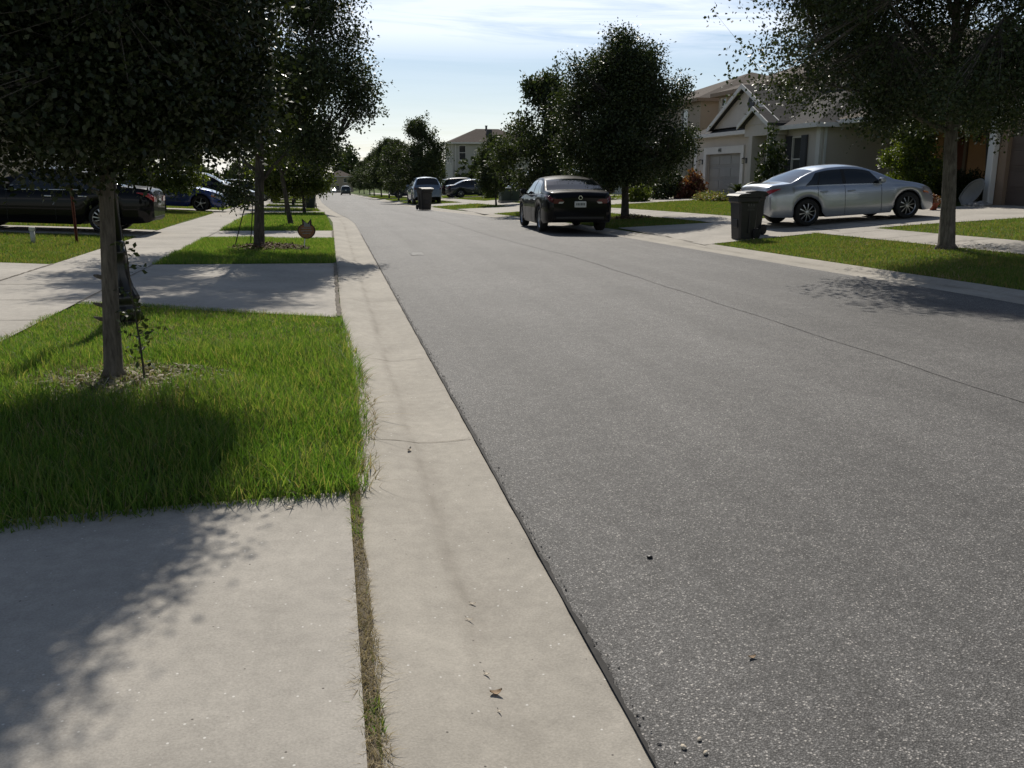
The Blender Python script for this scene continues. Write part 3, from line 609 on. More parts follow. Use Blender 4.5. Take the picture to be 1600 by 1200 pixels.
bush('dark_shrub', 16.6, 45.6, .9, .8, 1.7, 280, 15, .13, M['oak'], 'tall dark shrub in the gap between round oak trunk and pale garage', seed=7)
bush('hedge', 21.0, 27.5, .5, 1.0, .95, 420, 15, .07, M['oak'], 'clipped square hedge right of the near oak trunk, under the orange wall', 'hedge', 8, True)
bush('hedge', 20.2, 27.9, .55, .6, 1.15, 320, 15, .08, M['oaklight'], 'rounded hedge bush just ahead of the silver sedan bonnet', 'hedge', 9)
bush('garden_bush', 11.9, 66.0, .8, .9, 1.5, 160, 14, .2, M['oaklight'], 'bush at the nose of the dark parked sedan, below the grey house', seed=10)
bush('garden_bush', 15.9, 100.0, 2.4, 1.8, 4.0, 260, 14, .35, M['oakfar'], 'big round bush against the wall of the two-storey grey house', seed=12)
for i, (x, y) in enumerate(((16.2, 38.0), (16.1, 37.2), (16.0, 36.5), (16.0, 35.7))):
    bush('flower_clump', x, y, .42, .5, .28, 80, 11, .09, M['flower'], 'clump of pink and yellow flowers before the pale garage', 'flowers', 20+i, False, 'flower clumps in the garage bed')
def sago(x, y, label):
    t = empty('sago_palm', (x, y, T(x, y)), 0, label, 'palm'); mb = MB()
    mb.lathe([(.13, 0), (.15, .2), (.12, .38)], 10); mb.obj('trunk', M['barkdark'], t)
    g = random.Random(2); V = []; F = []
    for k in range(34):
        a = k*2.4; el = g.uniform(.15, 1.2); L = g.uniform(.55, .8); pr = []
        for j in range(9):
            s = j/8; pr.append(Vector((math.cos(a)*L*s*math.cos(el*(1-s*.7)), math.sin(a)*L*s*math.cos(el*(1-s*.7)), .38+L*(math.sin(el)*s-.35*s*s))))
        for j in range(1, 9):
            d = (pr[j]-pr[j-1]).normalized(); sd = d.cross(Vector((0, 0, 1))).normalized()
            for q in range(3):
                b = pr[j-1].lerp(pr[j], q/3)
                for s in (-1, 1):
                    tip = b+(sd*s*.85+d*.6)*.16*(1.1-j/9); n = len(V); V += [b, b+d*.045, tip]; F.append((n, n+1, n+2))
    link('fronds', fastmesh('fronds', V, F), M['oak'], t); return t
sago(16.0, 34.0, 'spiky sago palm behind the wheeled bin at the driveway')
# weed sprout by the first oak
t = empty('sapling', (-1.36, 6.68, T(-1.36, 6.68)), 0, 'thin leafy shoot rising beside the nearest oak trunk', 'sapling')
pts = [(0, 0, 0), (-.01, 0, .3), (-.035, .01, .6), (-.04, .0, .9), (-.065, 0, 1.13)]
mb = MB(); mb.tube(pts, [.008, .007, .006, .005, .002], 6); g = np.random.default_rng(8); cc = []; aa = []
for k in range(26):
    z = g.uniform(.08, 1.0); b = np.array([np.interp(z, [p[2] for p in pts], [p[0] for p in pts]), 0, z]); a = g.uniform(0, 6.28); L = g.uniform(.03, .10) if k > 3 else .2
    e = b+np.array([math.cos(a)*L, math.sin(a)*L, g.uniform(-.02, .05)]); mb.tube([b, e], [.003, .001], 4, False)
    for s in (.4, .75, 1.0): cc.append(b+(e-b)*s); aa.append((e-b)/L)
mb.obj('stem', M['barkdark'], t); V, F = leaves_np(g, np.array(cc), np.array(aa), 2, .02, .012, .042); link('leaves', fastmesh('leaves', V, F), M['oak'], t)
# mulch and bleached leaves round trunks
def chips(name, x, y, r, n, size, m, label, seed, h=.05):
    g = np.random.default_rng(seed); a = g.uniform(0, 6.28, n); rr = r*np.sqrt(g.uniform(0, 1, n)); P = np.stack([x+rr*np.cos(a), y+rr*np.sin(a)*.85], 1)
    z = terr(P[:, 0], P[:, 1])+g.uniform(.005, 1, n)*h*(1-.7*rr/r)+.01
    q = np.concatenate([P, z[:, None]], 1); d = g.normal(0, 1, (n, 3))*[1, 1, .35]; d /= np.linalg.norm(d, axis=1, keepdims=True); nn = g.normal(0, .5, (n, 3))+[0, 0, 1]
    s = np.cross(d, nn); s /= np.linalg.norm(s, axis=1, keepdims=True); L = size*g.uniform(.5, 1.4, (n, 1)); W = L*g.uniform(.18, .4, (n, 1))
    V = np.stack([q-d*L/2, q+s*W/2, q+d*L/2, q-s*W/2], 1).reshape(-1, 3)
    return tag(link(name, fastmesh(name, V, np.arange(4*n).reshape(-1, 4)), m), label, 'mulch', None, 'stuff')
chips('leaf_litter', -1.52, 6.5, .85, 3000, .055, M['litter'], 'bleached dry litter on the bare patch under the nearest oak', 2, .03)
chips('bark_mulch', -1.2, 18.55, .8, 1500, .085, M['mulch'], 'mound of brown bark mulch round the large dark oak trunk', 3, .16)
chips('bark_mulch', 9.43, 28.1, .75, 900, .1, M['mulch'], 'ring of reddish mulch at the foot of the round oak', 4, .16)
chips('leaf_litter', 11.3, 14.5, .9, 500, .07, M['litter'], 'scattered dry leaves at the foot of the broad verge oak', 6, .02)
# ------------------------------------------------------------------ cars
def pchip(pts):
    x = np.array([p[0] for p in pts], float); y = np.array([p[1] for p in pts], float); h = np.diff(x); d = np.diff(y)/h; m = np.zeros(len(x))
    for i in range(1, len(x)-1):
        if d[i-1]*d[i] > 0: w1, w2 = 2*h[i]+h[i-1], h[i]+2*h[i-1]; m[i] = (w1+w2)/(w1/d[i-1]+w2/d[i])
    m[0], m[-1] = d[0], d[-1]
    def f(t):
        t = min(max(t, x[0]), x[-1]); i = min(max(int(np.searchsorted(x, t))-1, 0), len(h)-1); s = (t-x[i])/h[i]
        return y[i]*(1+2*s)*(1-s)**2+h[i]*m[i]*s*(1-s)**2+y[i+1]*s*s*(3-2*s)+h[i]*m[i+1]*s*s*(s-1)
    return f
SEDAN = dict(L=4.84, W=1.83, top=[(0, .90), (.03, .985), (.08, 1.04), (.18, 1.075), (.62, 1.10), (.95, 1.235), (1.35, 1.385), (1.75, 1.452), (2.15, 1.462), (2.55, 1.425), (2.95, 1.295), (3.5, 1.045), (3.75, .99), (4.2, .90), (4.55, .78), (4.74, .66), (4.84, .52)],
    belt=[(0, .86), (.1, .95), (.5, .985), (1.2, .965), (2.4, .93), (3.4, .895), (4.0, .83), (4.5, .70), (4.84, .5)],
    wid=[(0, .70), (.04, .78), (.12, .845), (.35, .895), (1.0, .915), (2.4, .915), (3.8, .905), (4.3, .87), (4.6, .76), (4.76, .6), (4.84, .42)],
    low=[(0, .36), (.12, .28), (.4, .25), (1.4, .19), (3.4, .19), (4.5, .19), (4.84, .25)], xr=1.07, xf=3.85, tw=.335, shR=.42, shA=-.42, uR=.78, uA=3.3,
    glR=(.66, 1.32), glF=(2.62, 3.46), win=[(.92, 1.72), (1.80, 2.02), (2.02, 3.08)], winb=[(.95, 1.68), (1.74, 2.02+.02), (2.10, 3.12)], tail=(.0, .34), head=(4.30, 4.78))
SEDAN['win'] = [(.98, 1.30), (1.36, 2.02), (2.12, 3.14)]
HATCH = dict(SEDAN, L=4.45, W=1.82, top=[(0, .84), (.03, .98), (.08, 1.08), (.16, 1.22), (.3, 1.46), (.42, 1.585), (.62, 1.635), (1.5, 1.665), (2.1, 1.64), (2.6, 1.53), (3.05, 1.285), (3.3, 1.12), (3.5, 1.06), (3.95, .98), (4.2, .88), (4.36, .74), (4.45, .55)],
    belt=[(0, .82), (.1, 1.0), (.5, 1.03), (2.0, .98), (3.1, .94), (3.7, .87), (4.2, .74), (4.45, .5)],
    wid=[(0, .74), (.04, .80), (.12, .85), (.35, .89), (1.0, .91), (2.4, .91), (3.5, .9), (3.95, .87), (4.22, .76), (4.38, .6), (4.45, .42)],
    low=[(0, .40), (.12, .30), (.4, .26), (1.4, .21), (3.2, .21), (4.1, .22), (4.45, .28)], xr=.86, xf=3.5, tw=.335, shR=.22, shA=-.42, uR=.5, uA=2.95,
    glR=(.12, .40), glF=(2.3, 3.25), win=[(.50, .98), (1.06, 1.72), (1.82, 2.82)], tail=(.02, .2), head=(3.98, 4.4))
SUVB = dict(HATCH, L=4.85, W=1.93, top=[(0, .95), (.03, 1.08), (.08, 1.18), (.16, 1.32), (.3, 1.58), (.42, 1.70), (.62, 1.745), (1.6, 1.775), (2.3, 1.745), (2.75, 1.63), (3.2, 1.36), (3.45, 1.2), (3.65, 1.16), (4.25, 1.09), (4.55, .99), (4.75, .84), (4.85, .62)],
    belt=[(0, .92), (.1, 1.08), (.5, 1.12), (2.0, 1.09), (3.3, 1.05), (4.0, .98), (4.55, .84), (4.85, .56)],
    wid=[(0, .80), (.04, .86), (.12, .91), (.35, .945), (1.0, .965), (2.4, .965), (3.9, .955), (4.3, .92), (4.6, .82), (4.77, .68), (4.85, .5)],
    low=[(0, .46), (.12, .36), (.4, .32), (1.4, .27), (3.4, .27), (4.5, .28), (4.85, .36)], xr=.95, xf=3.83, tw=.37, shR=.2, shA=-.42, uR=.5, uA=3.1,
    glR=(.12, .40), glF=(2.45, 3.4), win=[(.50, 1.08), (1.16, 1.88), (1.98, 2.98)], tail=(.02, .2), head=(4.35, 4.8))
def car(x, y, head, S, mp, label, group=None, det=1, spokes=10, rimr=.235, tailm='tail', plate=True, name='parked_car', cat='car', z=None, front_plate=False):
    L, W = S['L'], S['W']; top, belt, wid, low = (pchip(S[k]) for k in ('top', 'belt', 'wid', 'low')); Ra = S['tw']+.065
    def lowz(u):
        z = low(u)
        for xc in (S['xr'], S['xf']):
            d = abs(u-xc)
            if d < Ra: z = max(z, S['tw']*.98+math.sqrt(Ra*Ra-d*d)-.01)
        return z
    shf = pchip([(0, 0), (S['uR']-.42, 0), (S['uR']+.1, S['shR']), (S['uR']+.75, .05), (2.0 if L > 4.5 else 1.8, 0), (S['uA']-.55, S['shA']*.12), (S['uA'], S['shA']), (S['uA']+.42, 0), (L, 0)])
    SS = [0, .06, .25, .5, .77, 1]
    NR = 15
    def row(u, r):
        w = wid(u); zl = lowz(u); zb = max(min(belt(u), top(u)-.03), zl+.02); dz = zb-zl
        if r <= 6:
            k = [(-.32, .02), (-.045, 0), (-.012, .10), (0, .42), (-.003, .70), (-.022, .93), (-.055, 1.0)][r]
            return (u, w+k[0], zl+dz*k[1] if r else zl+.015)
        t = {7: .07, 8: .5, 9: .88}.get(r, 1.0); xx = u+shf(u)*t; Tz = top(xx); g = max(Tz-zb, .02); w2 = wid(xx)
        zt = .87 if g > .25 else .87-.35*(1-g/.25)
        yb = w2-.055-.40*g*t+.035*math.sin(math.pi*t)*min(1, g/.4)
        ze = zb+zt*g*t
        if r <= 9: return (xx, yb, ze)
        s = SS[r-10]; return (xx, yb*(1-s), ze+(Tz-ze)*(1-(1-s)**2.2))
    def S_(u, r):
        i = min(int(r), NR-1); f = r-i; a, b = Vector(row(u, i)), Vector(row(u, i+1)); return a.lerp(b, f)
    us = set(); base = 34*det if det < 1 else 46
    for i in range(int(base)+1): us.add(round(L*i/int(base), 4))
    for e in (.012, .025, .045, .07, .1, .14, .19, .25): us.add(e); us.add(round(L-e, 4))
    if det >= 1:
        for xc in (S['xr'], S['xf']):
            for k in range(13): us.add(round(xc-Ra*1.0*math.cos(math.pi*k/12), 4))
    us = sorted(us); keep = [us[0]]
    keyu = []
    for a, b in S['win']: keyu += [a, b]
    for u in us[1:]:
        if u-keep[-1] > .008: keep.append(u)
    # snap a station onto every window edge, and onto the glass edges
    for k in keyu:
        j = min(range(1, len(keep)-1), key=lambda i: abs(keep[i]-k)); keep[j] = k
    for tx in (*S['glR'], *S['glF']):
        f = lambda u: u+shf(u)-tx; j = min(range(1, len(keep)-1), key=lambda i: abs(f(keep[i])) if keep[i] not in keyu else 9)
        lo_, hi_ = tx-.6, tx+.6
        for _ in range(40):
            m_ = (lo_+hi_)/2
            if f(m_) > 0: hi_ = m_
            else: lo_ = m_
        if keep[j-1] < m_ < keep[j+1]: keep[j] = m_
    us = sorted(set(keep)); nU = len(us)
    grid = [[row(u, r) for r in range(NR+1)] for u in us]
    root = empty(name, (x, y, 0), head, label, cat, group)
    c, s = math.cos(head), math.sin(head); hl = L/2
    wx = [(S['xr']-hl), (S['xf']-hl)]
    zz = [T(x+c*q-s*p, y+s*q+c*p)+.02 if z is None else z for q in wx for p in (-.75, .75)]
    zr, zf = (zz[0]+zz[1])/2, (zz[2]+zz[3])/2; pitch = -math.atan2(zf-zr, wx[1]-wx[0])
    root.rotation_euler = (0, pitch, head); root.location.z = zr-(zf-zr)*wx[0]/(wx[1]-wx[0])
    parts = {k: MB() for k in ('body', 'windshield', 'rear_window', 'underbody')}; wins = [MB() for _ in range(len(S['win'])*2)]; pil = [MB() for _ in range(len(S['win'])*2)]
    def P(i, r, sd): q = grid[i][r]; return (q[0]-hl, q[1]*sd, q[2])
    cache = {}
    def face(mb, quad, sd):
        d = cache.setdefault(id(mb), {}); idx = []
        for (i, r) in quad:
            key = (i, r, sd if r < NR else 0)
            if key not in d: d[key] = len(mb.v); mb.v.append(P(i, r, sd))
            idx.append(d[key])
        if sd < 0: idx = idx[::-1]
        mb.f.append(tuple(idx)); mb.mi.append(0)
    for sd in (1, -1):
        for i in range(nU-1):
            for r in range(NR):
                um = (us[i]+us[i+1])/2; xm = um+shf(um); mb = parts['body']
                if r == 0: mb = parts['underbody']
                elif r in (7, 8):
                    for k in range(len(S['win'])-1):
                        if S['win'][k][1] < um < S['win'][k+1][0]: mb = pil[k*2+(sd < 0)]
                    for k, (a, b) in enumerate(S['win']):
                        if a < um < b: mb = wins[k*2+(sd < 0)]
                elif r >= 11:
                    if S['glF'][0] < xm < S['glF'][1]: mb = parts['windshield']
                    elif S['glR'][0] < xm < S['glR'][1]: mb = parts['rear_window']
                face(mb, [(i, r), (i, r+1), (i+1, r+1), (i+1, r)], sd)
    for i in (0, nU-1):    # end caps
        ring = [P(i, r, 1) for r in range(1, NR+1)]+[P(i, r, -1) for r in range(NR-1, 0, -1)]
        parts['body'].add(ring, [tuple(range(len(ring))) if i else tuple(range(len(ring)-1, -1, -1))])
    for i in range(nU-1):
        a, b = grid[i][0], grid[i+1][0]
        parts['underbody'].add([(a[0]-hl, -a[1], a[2]), (b[0]-hl, -b[1], b[2]), (b[0]-hl, b[1], b[2]), (a[0]-hl, a[1], a[2])], [(0, 1, 2, 3)])
    parts['underbody'].box(S['xr']-hl+Ra, S['xf']-hl-Ra, -W/2+.14, W/2-.14, .2, .45); parts['underbody'].box(S['xr']-hl-Ra*.9, S['xf']-hl+Ra*.9, -W/2+.36, W/2-.36, .24, .75)
    body = parts['body'].obj('body', mp, root, True)
    parts['underbody'].obj('underbody', M['trim'], root); parts['windshield'].obj('windshield', M['glass'], root, True); parts['rear_window'].obj('rear_window', M['glass'], root, True)
    for mb in pil:
        if mb.f: mb.obj('door_pillar', M['trim'], root, True)
    for k, mb in enumerate(wins):
        if mb.f: mb.obj('side_window', M['glass'], root, True)
    def patch(name, m, u0, u1, r0, r1, sd, off=.006, nu=6, nr=3, taper=0., par=None):
        mb = MB(); n = 0
        for o in (off, -.004):
            for a in range(nu+1):
                for b in range(nr+1):
                    fr = a/nu; u = u0+(u1-u0)*fr; rr = r0+(r1-r0)*(b/nr); rr = rr+(((r0+r1)/2+.2)-rr)*taper*fr
                    p = S_(u, rr); e = .02; du = S_(min(u+e, L), rr)-S_(max(u-e, 0), rr); dr = S_(u, min(rr+.2, NR))-S_(u, max(rr-.2, 0)); nn = dr.cross(du)
                    if nn.length < 1e-9: nn = Vector((0, 1, 0))
                    nn.normalize()
                    if nn.y < 0 and abs(nn.y) > .3: nn = -nn
                    p = p+nn*o; mb.v.append((p.x-hl, p.y*sd, p.z))
        k = nr+1; N = (nu+1)*k
        for a in range(nu):
            for b in range(nr):
                q = a*k+b; f = (q, q+k, q+k+1, q+1); mb.f.append(f if sd < 0 else f[::-1]); mb.mi.append(0)
        rim = [a*k for a in range(nu+1)]+[nu*k+b for b in range(1, k)]+[a*k+nr for a in range(nu-1, -1, -1)]+[b for b in range(nr-1, 0, -1)]
        for i in range(len(rim)):
            a, b = rim[i], rim[(i+1) % len(rim)]; mb.f.append((a, b, b+N, a+N)); mb.mi.append(0)
        return mb.obj(name, m, par or root, True)
    t0, t1 = S['tail']; h0, h1_ = S['head']
    sed = S is SEDAN
    for sd in (1, -1):
        tl = patch('taillight', M[tailm], max(t0, .012), t1, 4.45 if sed else 4.6, 5.95 if sed else 7.6, sd, .008, 8, 4, .75 if sed else .1)
        zc = S_(0, 5).z; bx = MB()
        if sed:
            bx.prism([(-hl-.012, sd*a_, b_) for a_, b_ in ((.705, .755), (.705, .872), (.50, .868), (.42, .80), (.47, .75))], (.032, 0, 0)); bx.obj('reflector', M[tailm], tl)
            bx = MB(); bx.prism([(-hl-.016, sd*a_, b_) for a_, b_ in ((.58, .755), (.56, .795), (.43, .80), (.475, .752))], (.012, 0, 0)); bx.obj('reverse_lens', M['clear'], tl)
        patch('headlight', M['clear'], h0, h1_, 4.1, 5.9, sd, .007, 8, 3, -.0)
        if det >= 1:
            patch('side_marker', M['amber'], h0-.02, h0+.16, 4.3, 4.7, sd, .009, 3, 1)
            for a, b in ((1.32, 2.07), (2.07, 3.02)) if sed else ((1.0, 1.77), (1.77, 2.72)):
                hd = MB(); p = S_(a+.17, 4.55); hd.box(p.x-hl-.10, p.x-hl+.10, sd*(p.y+.012) if sd > 0 else -(p.y+.042), (p.y+.042) if sd > 0 else -(p.y+.012), p.z-.016, p.z+.016, .012); hd.obj('door_handle', M['chrome'] if mp in (M['black'],) else mp, root)
            for u in ((1.33 if sed else 1.0), (2.07 if sed else 1.77), (3.08 if sed else 2.78)):
                patch('door_gap', M['trim'], u-.005, u+.005, 1.6, 6.0, sd, .0025, 1, 10)
        mm = MB(); p = S_(S['uA']-.25, 6.2); yy = p.y
        a0, a1 = (yy+.02, yy+.20) if sd > 0 else (-yy-.20, -yy-.02)
        mm.box(p.x-hl-.07, p.x-hl+.07, a0, a1, p.z+.03, p.z+.17, .035); mm.box(p.x-hl-.03, p.x-hl+.03, min(sd*(yy-.02), sd*(yy+.05)), max(sd*(yy-.02), sd*(yy+.05)), p.z+.015, p.z+.06)
        mm.obj('side_mirror', mp, root)
        for xc in (S['xr'], S['xf']):
            tw = S['tw']; wy = sd*(W/2-.125); wb = MB()
            prof = [(rimr*.98, -.10), (tw-.03, -.105), (tw-.008, -.085), (tw, -.05), (tw, .05), (tw-.008, .085), (tw-.03, .105), (rimr+.015, .095), (rimr, .06), (rimr*.97, -.02)]
            wb.lathe(prof, 28, (xc-hl, wy, tw), 'y', False); wo = wb.obj('wheel', M['tyre'], root, True)
            rb = MB(); o = sd
            rb.lathe([(.001, o*.03), (rimr*.95, o*.0), (rimr*.97, -o*.02)], 24, (xc-hl, wy, tw), 'y', False); rb.obj('brake_disc', M['trim'], wo, True)
            sp = MB()
            for k in range(spokes):
                a = 2*math.pi*k/spokes+.15; da = .20 if spokes > 6 else .26
                v = []
                for rr_, ww in ((.045, da*.9), (rimr*.55, da*.62), (rimr*.97, da*.62)):
                    for q in (-1, 1): v.append((rr_, a+q*ww*(.055/ max(rr_, .055))*.8 if rr_ < .06 else a+q*ww*.5))
                pts_ = [(xc-hl+r_*math.cos(t_), wy+sd*(.075 if r_ < rimr*.6 else .06), tw+r_*math.sin(t_)) for r_, t_ in v]
                pb = [(p_[0], p_[1]-sd*.03, p_[2]) for p_ in pts_]
                sp.add(pts_+pb, [(0, 2, 3, 1), (2, 4, 5, 3), (0, 6, 8, 2), (2, 8, 10, 4), (1, 3, 9, 7), (3, 5, 11, 9)])
            sp.lathe([(rimr*.93, sd*.055), (rimr*1.0, sd*.075), (rimr*1.01, sd*.04)], 28, (xc-hl, wy, tw), 'y', False)
            sp.lathe([(.0, sd*.085), (.05, sd*.08), (.055, sd*.05)], 12, (xc-hl, wy, tw), 'y', False); sp.obj('rim', M['rim'], wo)
    if plate:
        pm = MB(); z0 = .675 if sed else .78; pm.box(-hl-.014, -hl+.03, -.155, .155, z0-.02, z0+.135, .012); po = pm.obj('licence_plate', M['plate'], root)
        if det >= 1:
            tx = MB()
            for k in range(6): y_ = -.115+k*.04; tx.box(-hl-.017, -hl-.0135, y_, y_+.024, z0+.03, z0+.09)
            tx.obj('plate_characters', M['ink'], po)
    if det >= 1:
        em = MB(); zc = .955 if sed else 1.0; ex = S_(.02, NR).x-hl-.008
        em.lathe([(.04, 0), (.052, .0), (.052, .012), (.04, .012), (.04, 0)], 20, (-hl-.012 if sed else ex, 0, .90 if sed else zc), 'x', False); em.obj('badge', M['chrome'], root)
        bu = MB(); bu.box(-hl-.004, -hl+.12, -.66, .66, .34, .44, .03); bu.obj('bumper_valance', M['trim'], root)
        gr = MB(); gr.box(hl-.10, hl+.012, -.36, .36, .42, .50, .02); gr.obj('grille', M['trim'], root)
    # door-sill strips and window surround
    if det >= 1:
        for sd in (1, -1): patch('window_trim', M['chrome'], (1.0 if sed else .55), (3.12 if sed else 2.75), 6.05, 6.6, sd, .004, 24, 1)
    return root
# ---- parked cars. heading 0 = nose towards +X
P2 = math.pi/2
car(6.42, 25.1, P2-.04, SEDAN, M['black'], 'black sedan parked on the road before the round oak, seen from behind', spokes=10)
car(13.06, 21.75, 0, SEDAN, M['silver'], 'silver sedan parked across the driveway behind the black wheeled bin', spokes=10, tailm='tailbright')
car(-6.45, 23.15, math.pi, SEDAN, M['black'], 'black sedan with bright taillight on the driveway behind the nearest oak trunk', spokes=14, rimr=.255, tailm='tailbright')
car(-6.72, 40.7, 0, SEDAN, M['blue'], 'dark blue sedan facing the pavement, behind the young lawn oak', spokes=5)
car(-6.55, 52.0, 0, SUVB, M['black'], 'tall black vehicle with raked windscreen, behind the dark blue sedan', det=.8)
car(-6.9, 62.3, 0, SEDAN, M['grey'], 'grey sedan nosing towards the pavement, past the tall black vehicle', det=.8)
car(-7.1, 65.0, 0, SEDAN, M['white'], 'white-roofed sedan behind the grey sedan', det=.8)
car(-6.5, 78.0, 0, HATCH, M['navy'], 'small dark car farthest along the left driveways', det=.8)
car(12.45, 47.0, 0, SUVB, M['black'], 'black vehicle in the driveway behind the parked black sedan', det=.8)
car(13.15, 56.9, math.pi, HATCH, M['navy'], 'dark blue car with pale bonnet highlight behind the green utility box', det=.8)
car(11.9, 74.9, 0, SEDAN, M['navy'], 'dark sedan side-on in the driveway below the grey house', det=.9)
car(11.7, 78.6, 0, HATCH, M['black'], 'dark car mostly hidden behind the dark sedan below the grey house', det=.8)
car(6.32, 62.5, P2+.02, SUVB, M['steel'], 'steel blue wagon seen from behind, past the lone street bin', det=.9)
car(2.97, 170, P2, HATCH, M['green'], 'dark teal wagon far down the street near its end', det=.6)
car(1.02, 255, -P2, SEDAN, M['white'], 'tiny white car at the far end of the street', det=.6)
car(8.6, 96, 0, SUVB, M['navy'], 'dark vehicle parked beyond the white fence, half hidden by oaks', det=.6)
# ------------------------------------------------------------------ houses
def facade(mb, axis, c, t, a0, a1, z0, z1, holes):
    """wall with openings. axis 'x': wall in plane X=c (thickness c..c+t), runs along Y a0..a1; axis 'y': plane Y=c, runs along X"""
    A = sorted({a0, a1, *[h[0] for h in holes], *[h[1] for h in holes]}); Z = sorted({z0, z1, *[h[2] for h in holes], *[h[3] for h in holes]})
    for i in range(len(A)-1):
        run = None
        for j in range(len(Z)-1):
            am, zm = (A[i]+A[i+1])/2, (Z[j]+Z[j+1])/2; inside = any(h[0] < am < h[1] and h[2] < zm < h[3] for h in holes)
            if not inside: run = (run[0], Z[j+1]) if run else (Z[j], Z[j+1])
            if run and (inside or j == len(Z)-2):
                if axis == 'x': mb.box(c, c+t, A[i], A[i+1], *run)
                else: mb.box(A[i], A[i+1], c, c+t, *run)
                run = None
def window(par, axis, c, a0, a1, z0, z1, out=-1, frame=None, muntin=True, sill=True):
    """a window unit filling the opening; c = outer wall plane, out = direction of outside along the axis"""
    f = MB(); d = .10*-out; w = .055
    def bx(mb, p0, p1, q0, q1, e0, e1):
        lo, hi = sorted((c+e0*-out, c+e1*-out))
        mb.box(lo, hi, p0, p1, q0, q1) if axis == 'x' else mb.box(p0, p1, lo, hi, q0, q1)
    bx(f, a0, a0+w, z0, z1, -.03, .12); bx(f, a1-w, a1, z0, z1, -.03, .12); bx(f, a0+w, a1-w, z0, z0+w, -.03, .12); bx(f, a0+w, a1-w, z1-w, z1, -.03, .12)
    zm = (z0+z1)/2
    if muntin: bx(f, a0+w, a1-w, zm-.03, zm+.03, .0, .09)
    o = f.obj('window', frame or M['wtrim'], par)
    p = MB(); bx(p, a0+w, a1-w, z0+w, z1-w, .05, .06); p.obj('pane', M['paneg'], o)
    if sill: s = MB(); bx(s, a0-.06, a1+.06, z0-.08, z0-.002, -.07, .06); s.obj('sill', frame or M['wtrim'], o)
    return o
def hip(par, x0, x1, y0, y1, ze, slope, m, fascia=.16, name='roof', trim=None, gable=None):
    mb = MB(); wx, wy = x1-x0, y1-y0; r = min(wx, wy)/2; zr = ze+slope*r
    if wx >= wy: a, b = (x0+r, (y0+y1)/2, zr), (x1-r, (y0+y1)/2, zr)
    else: a, b = ((x0+x1)/2, y0+r, zr), ((x0+x1)/2, y1-r, zr)
    if gable == 'y-': b = b; a = ((x0+x1)/2, y0, zr)
    c = [(x0, y0, ze), (x1, y0, ze), (x1, y1, ze), (x0, y1, ze)]
    if wx >= wy: f = [(0, 1, 5, 4), (1, 2, 5), (2, 3, 4, 5), (3, 0, 4)]
    else: f = [(0, 1, 4), (1, 2, 5, 4), (2, 3, 5), (3, 0, 4, 5)]
    mb.add(c+[a, b], f); ro = mb.obj(name, m, par)
    fb = MB(); t = .06
    fb.box(x0-t, x0+.02, y0, y1, ze-fascia, ze+.01); fb.box(x1-.02, x1+t, y0, y1, ze-fascia, ze+.01); fb.box(x0-t, x1+t, y0-t, y0-.001, ze-fascia, ze+.01); fb.box(x0-t, x1+t, y1+.001, y1+t, ze-fascia, ze+.01)
    fb.box(x0+.02, x1-.02, y0+.001, y1-.001, ze-fascia+.02, ze-fascia+.05); fb.obj('fascia', trim or M['wtrim'], ro)
    return ro
def gdoor(par, c, a0, a1, z0, z1, m, n=4):
    d = MB(); h = (z1-z0)/n; k = max(2, int((a1-a0)/1.0))
    for i in range(n):
        d.box(c+.13, c+.17, a0, a1, z0+i*h+.006, z0+(i+1)*h-.006)
        for j in range(k): w = (a1-a0)/k; d.box(c+.118, c+.131, a0+j*w+.10, a0+(j+1)*w-.10, z0+i*h+.09, z0+(i+1)*h-.09, .008)
    d.box(c+.16, c+.19, a0, a1, z0, z1); return d.obj('garage_door', m, par)
def lantern(par, p, out=-1):
    mb = MB(); mb.box(p[0], p[0]+.03, p[1]-.06, p[1]+.06, p[2]-.12, p[2]+.12); mb.tube([(p[0], p[1], p[2]+.06), (p[0]-.1, p[1], p[2]+.14), (p[0]-.14, p[1], p[2]+.08)], .012, 6); mb.lathe([(.085, .07), (.02, .12)], 8, (p[0]-.14, p[1], p[2])); mb.lathe([(.05, -.14), (.06, -.12)], 8, (p[0]-.14, p[1], p[2]))
    o = mb.obj('wall_lantern', M['post'], par); g_ = MB(); g_.lathe([(.055, -.118), (.075, .068)], 8, (p[0]-.14, p[1], p[2])); g_.obj('lamp_glass', M['lampglass'], o)
def gable(par, x, depth, y0, y1, ya, z0, za, wallm, roofm, th=.14, over=.25, bw=.20, vent=None):
    """front gable facing -X: wall triangle, two roof slopes running back, white rake boards"""
    w = MB(); w.prism([(x, y0+.12, z0), (x, y1-.12, z0), (x, ya, za-.16)], (.2, 0, 0)); wo = w.obj('gable_wall', wallm, par)
    r = MB(); rk = MB()
    for ye in (y0, y1):
        r.add([(x-over, ye, z0), (x-over, ya, za), (x+depth, ya, za), (x+depth, ye, z0), (x-over, ye, z0-.10), (x-over, ya, za-.10), (x+depth, ya, za-.10), (x+depth, ye, z0-.10)],
              [(0, 1, 2, 3) if ye < ya else (3, 2, 1, 0), (4, 7, 6, 5), (0, 4, 5, 1), (3, 2, 6, 7), (0, 3, 7, 4)])
        rk.prism([(x-over-.05, ye, z0+.025), (x-over-.05, ya, za+.025), (x-over-.05, ya, za+.025-bw), (x-over-.05, ye, z0+.025-bw)], (.048, 0, 0))
    ro = r.obj('gable_roof', roofm, par); rk.obj('rake_board', M['wtrim'], ro)
    if vent:
        v = MB(); v.lathe([(.0, -.0), (.30, -.0), (.30, .05)], 24, (x-.04, vent[0], vent[1]), 'x'); vo = v.obj('round_vent', M['shutter'], wo)
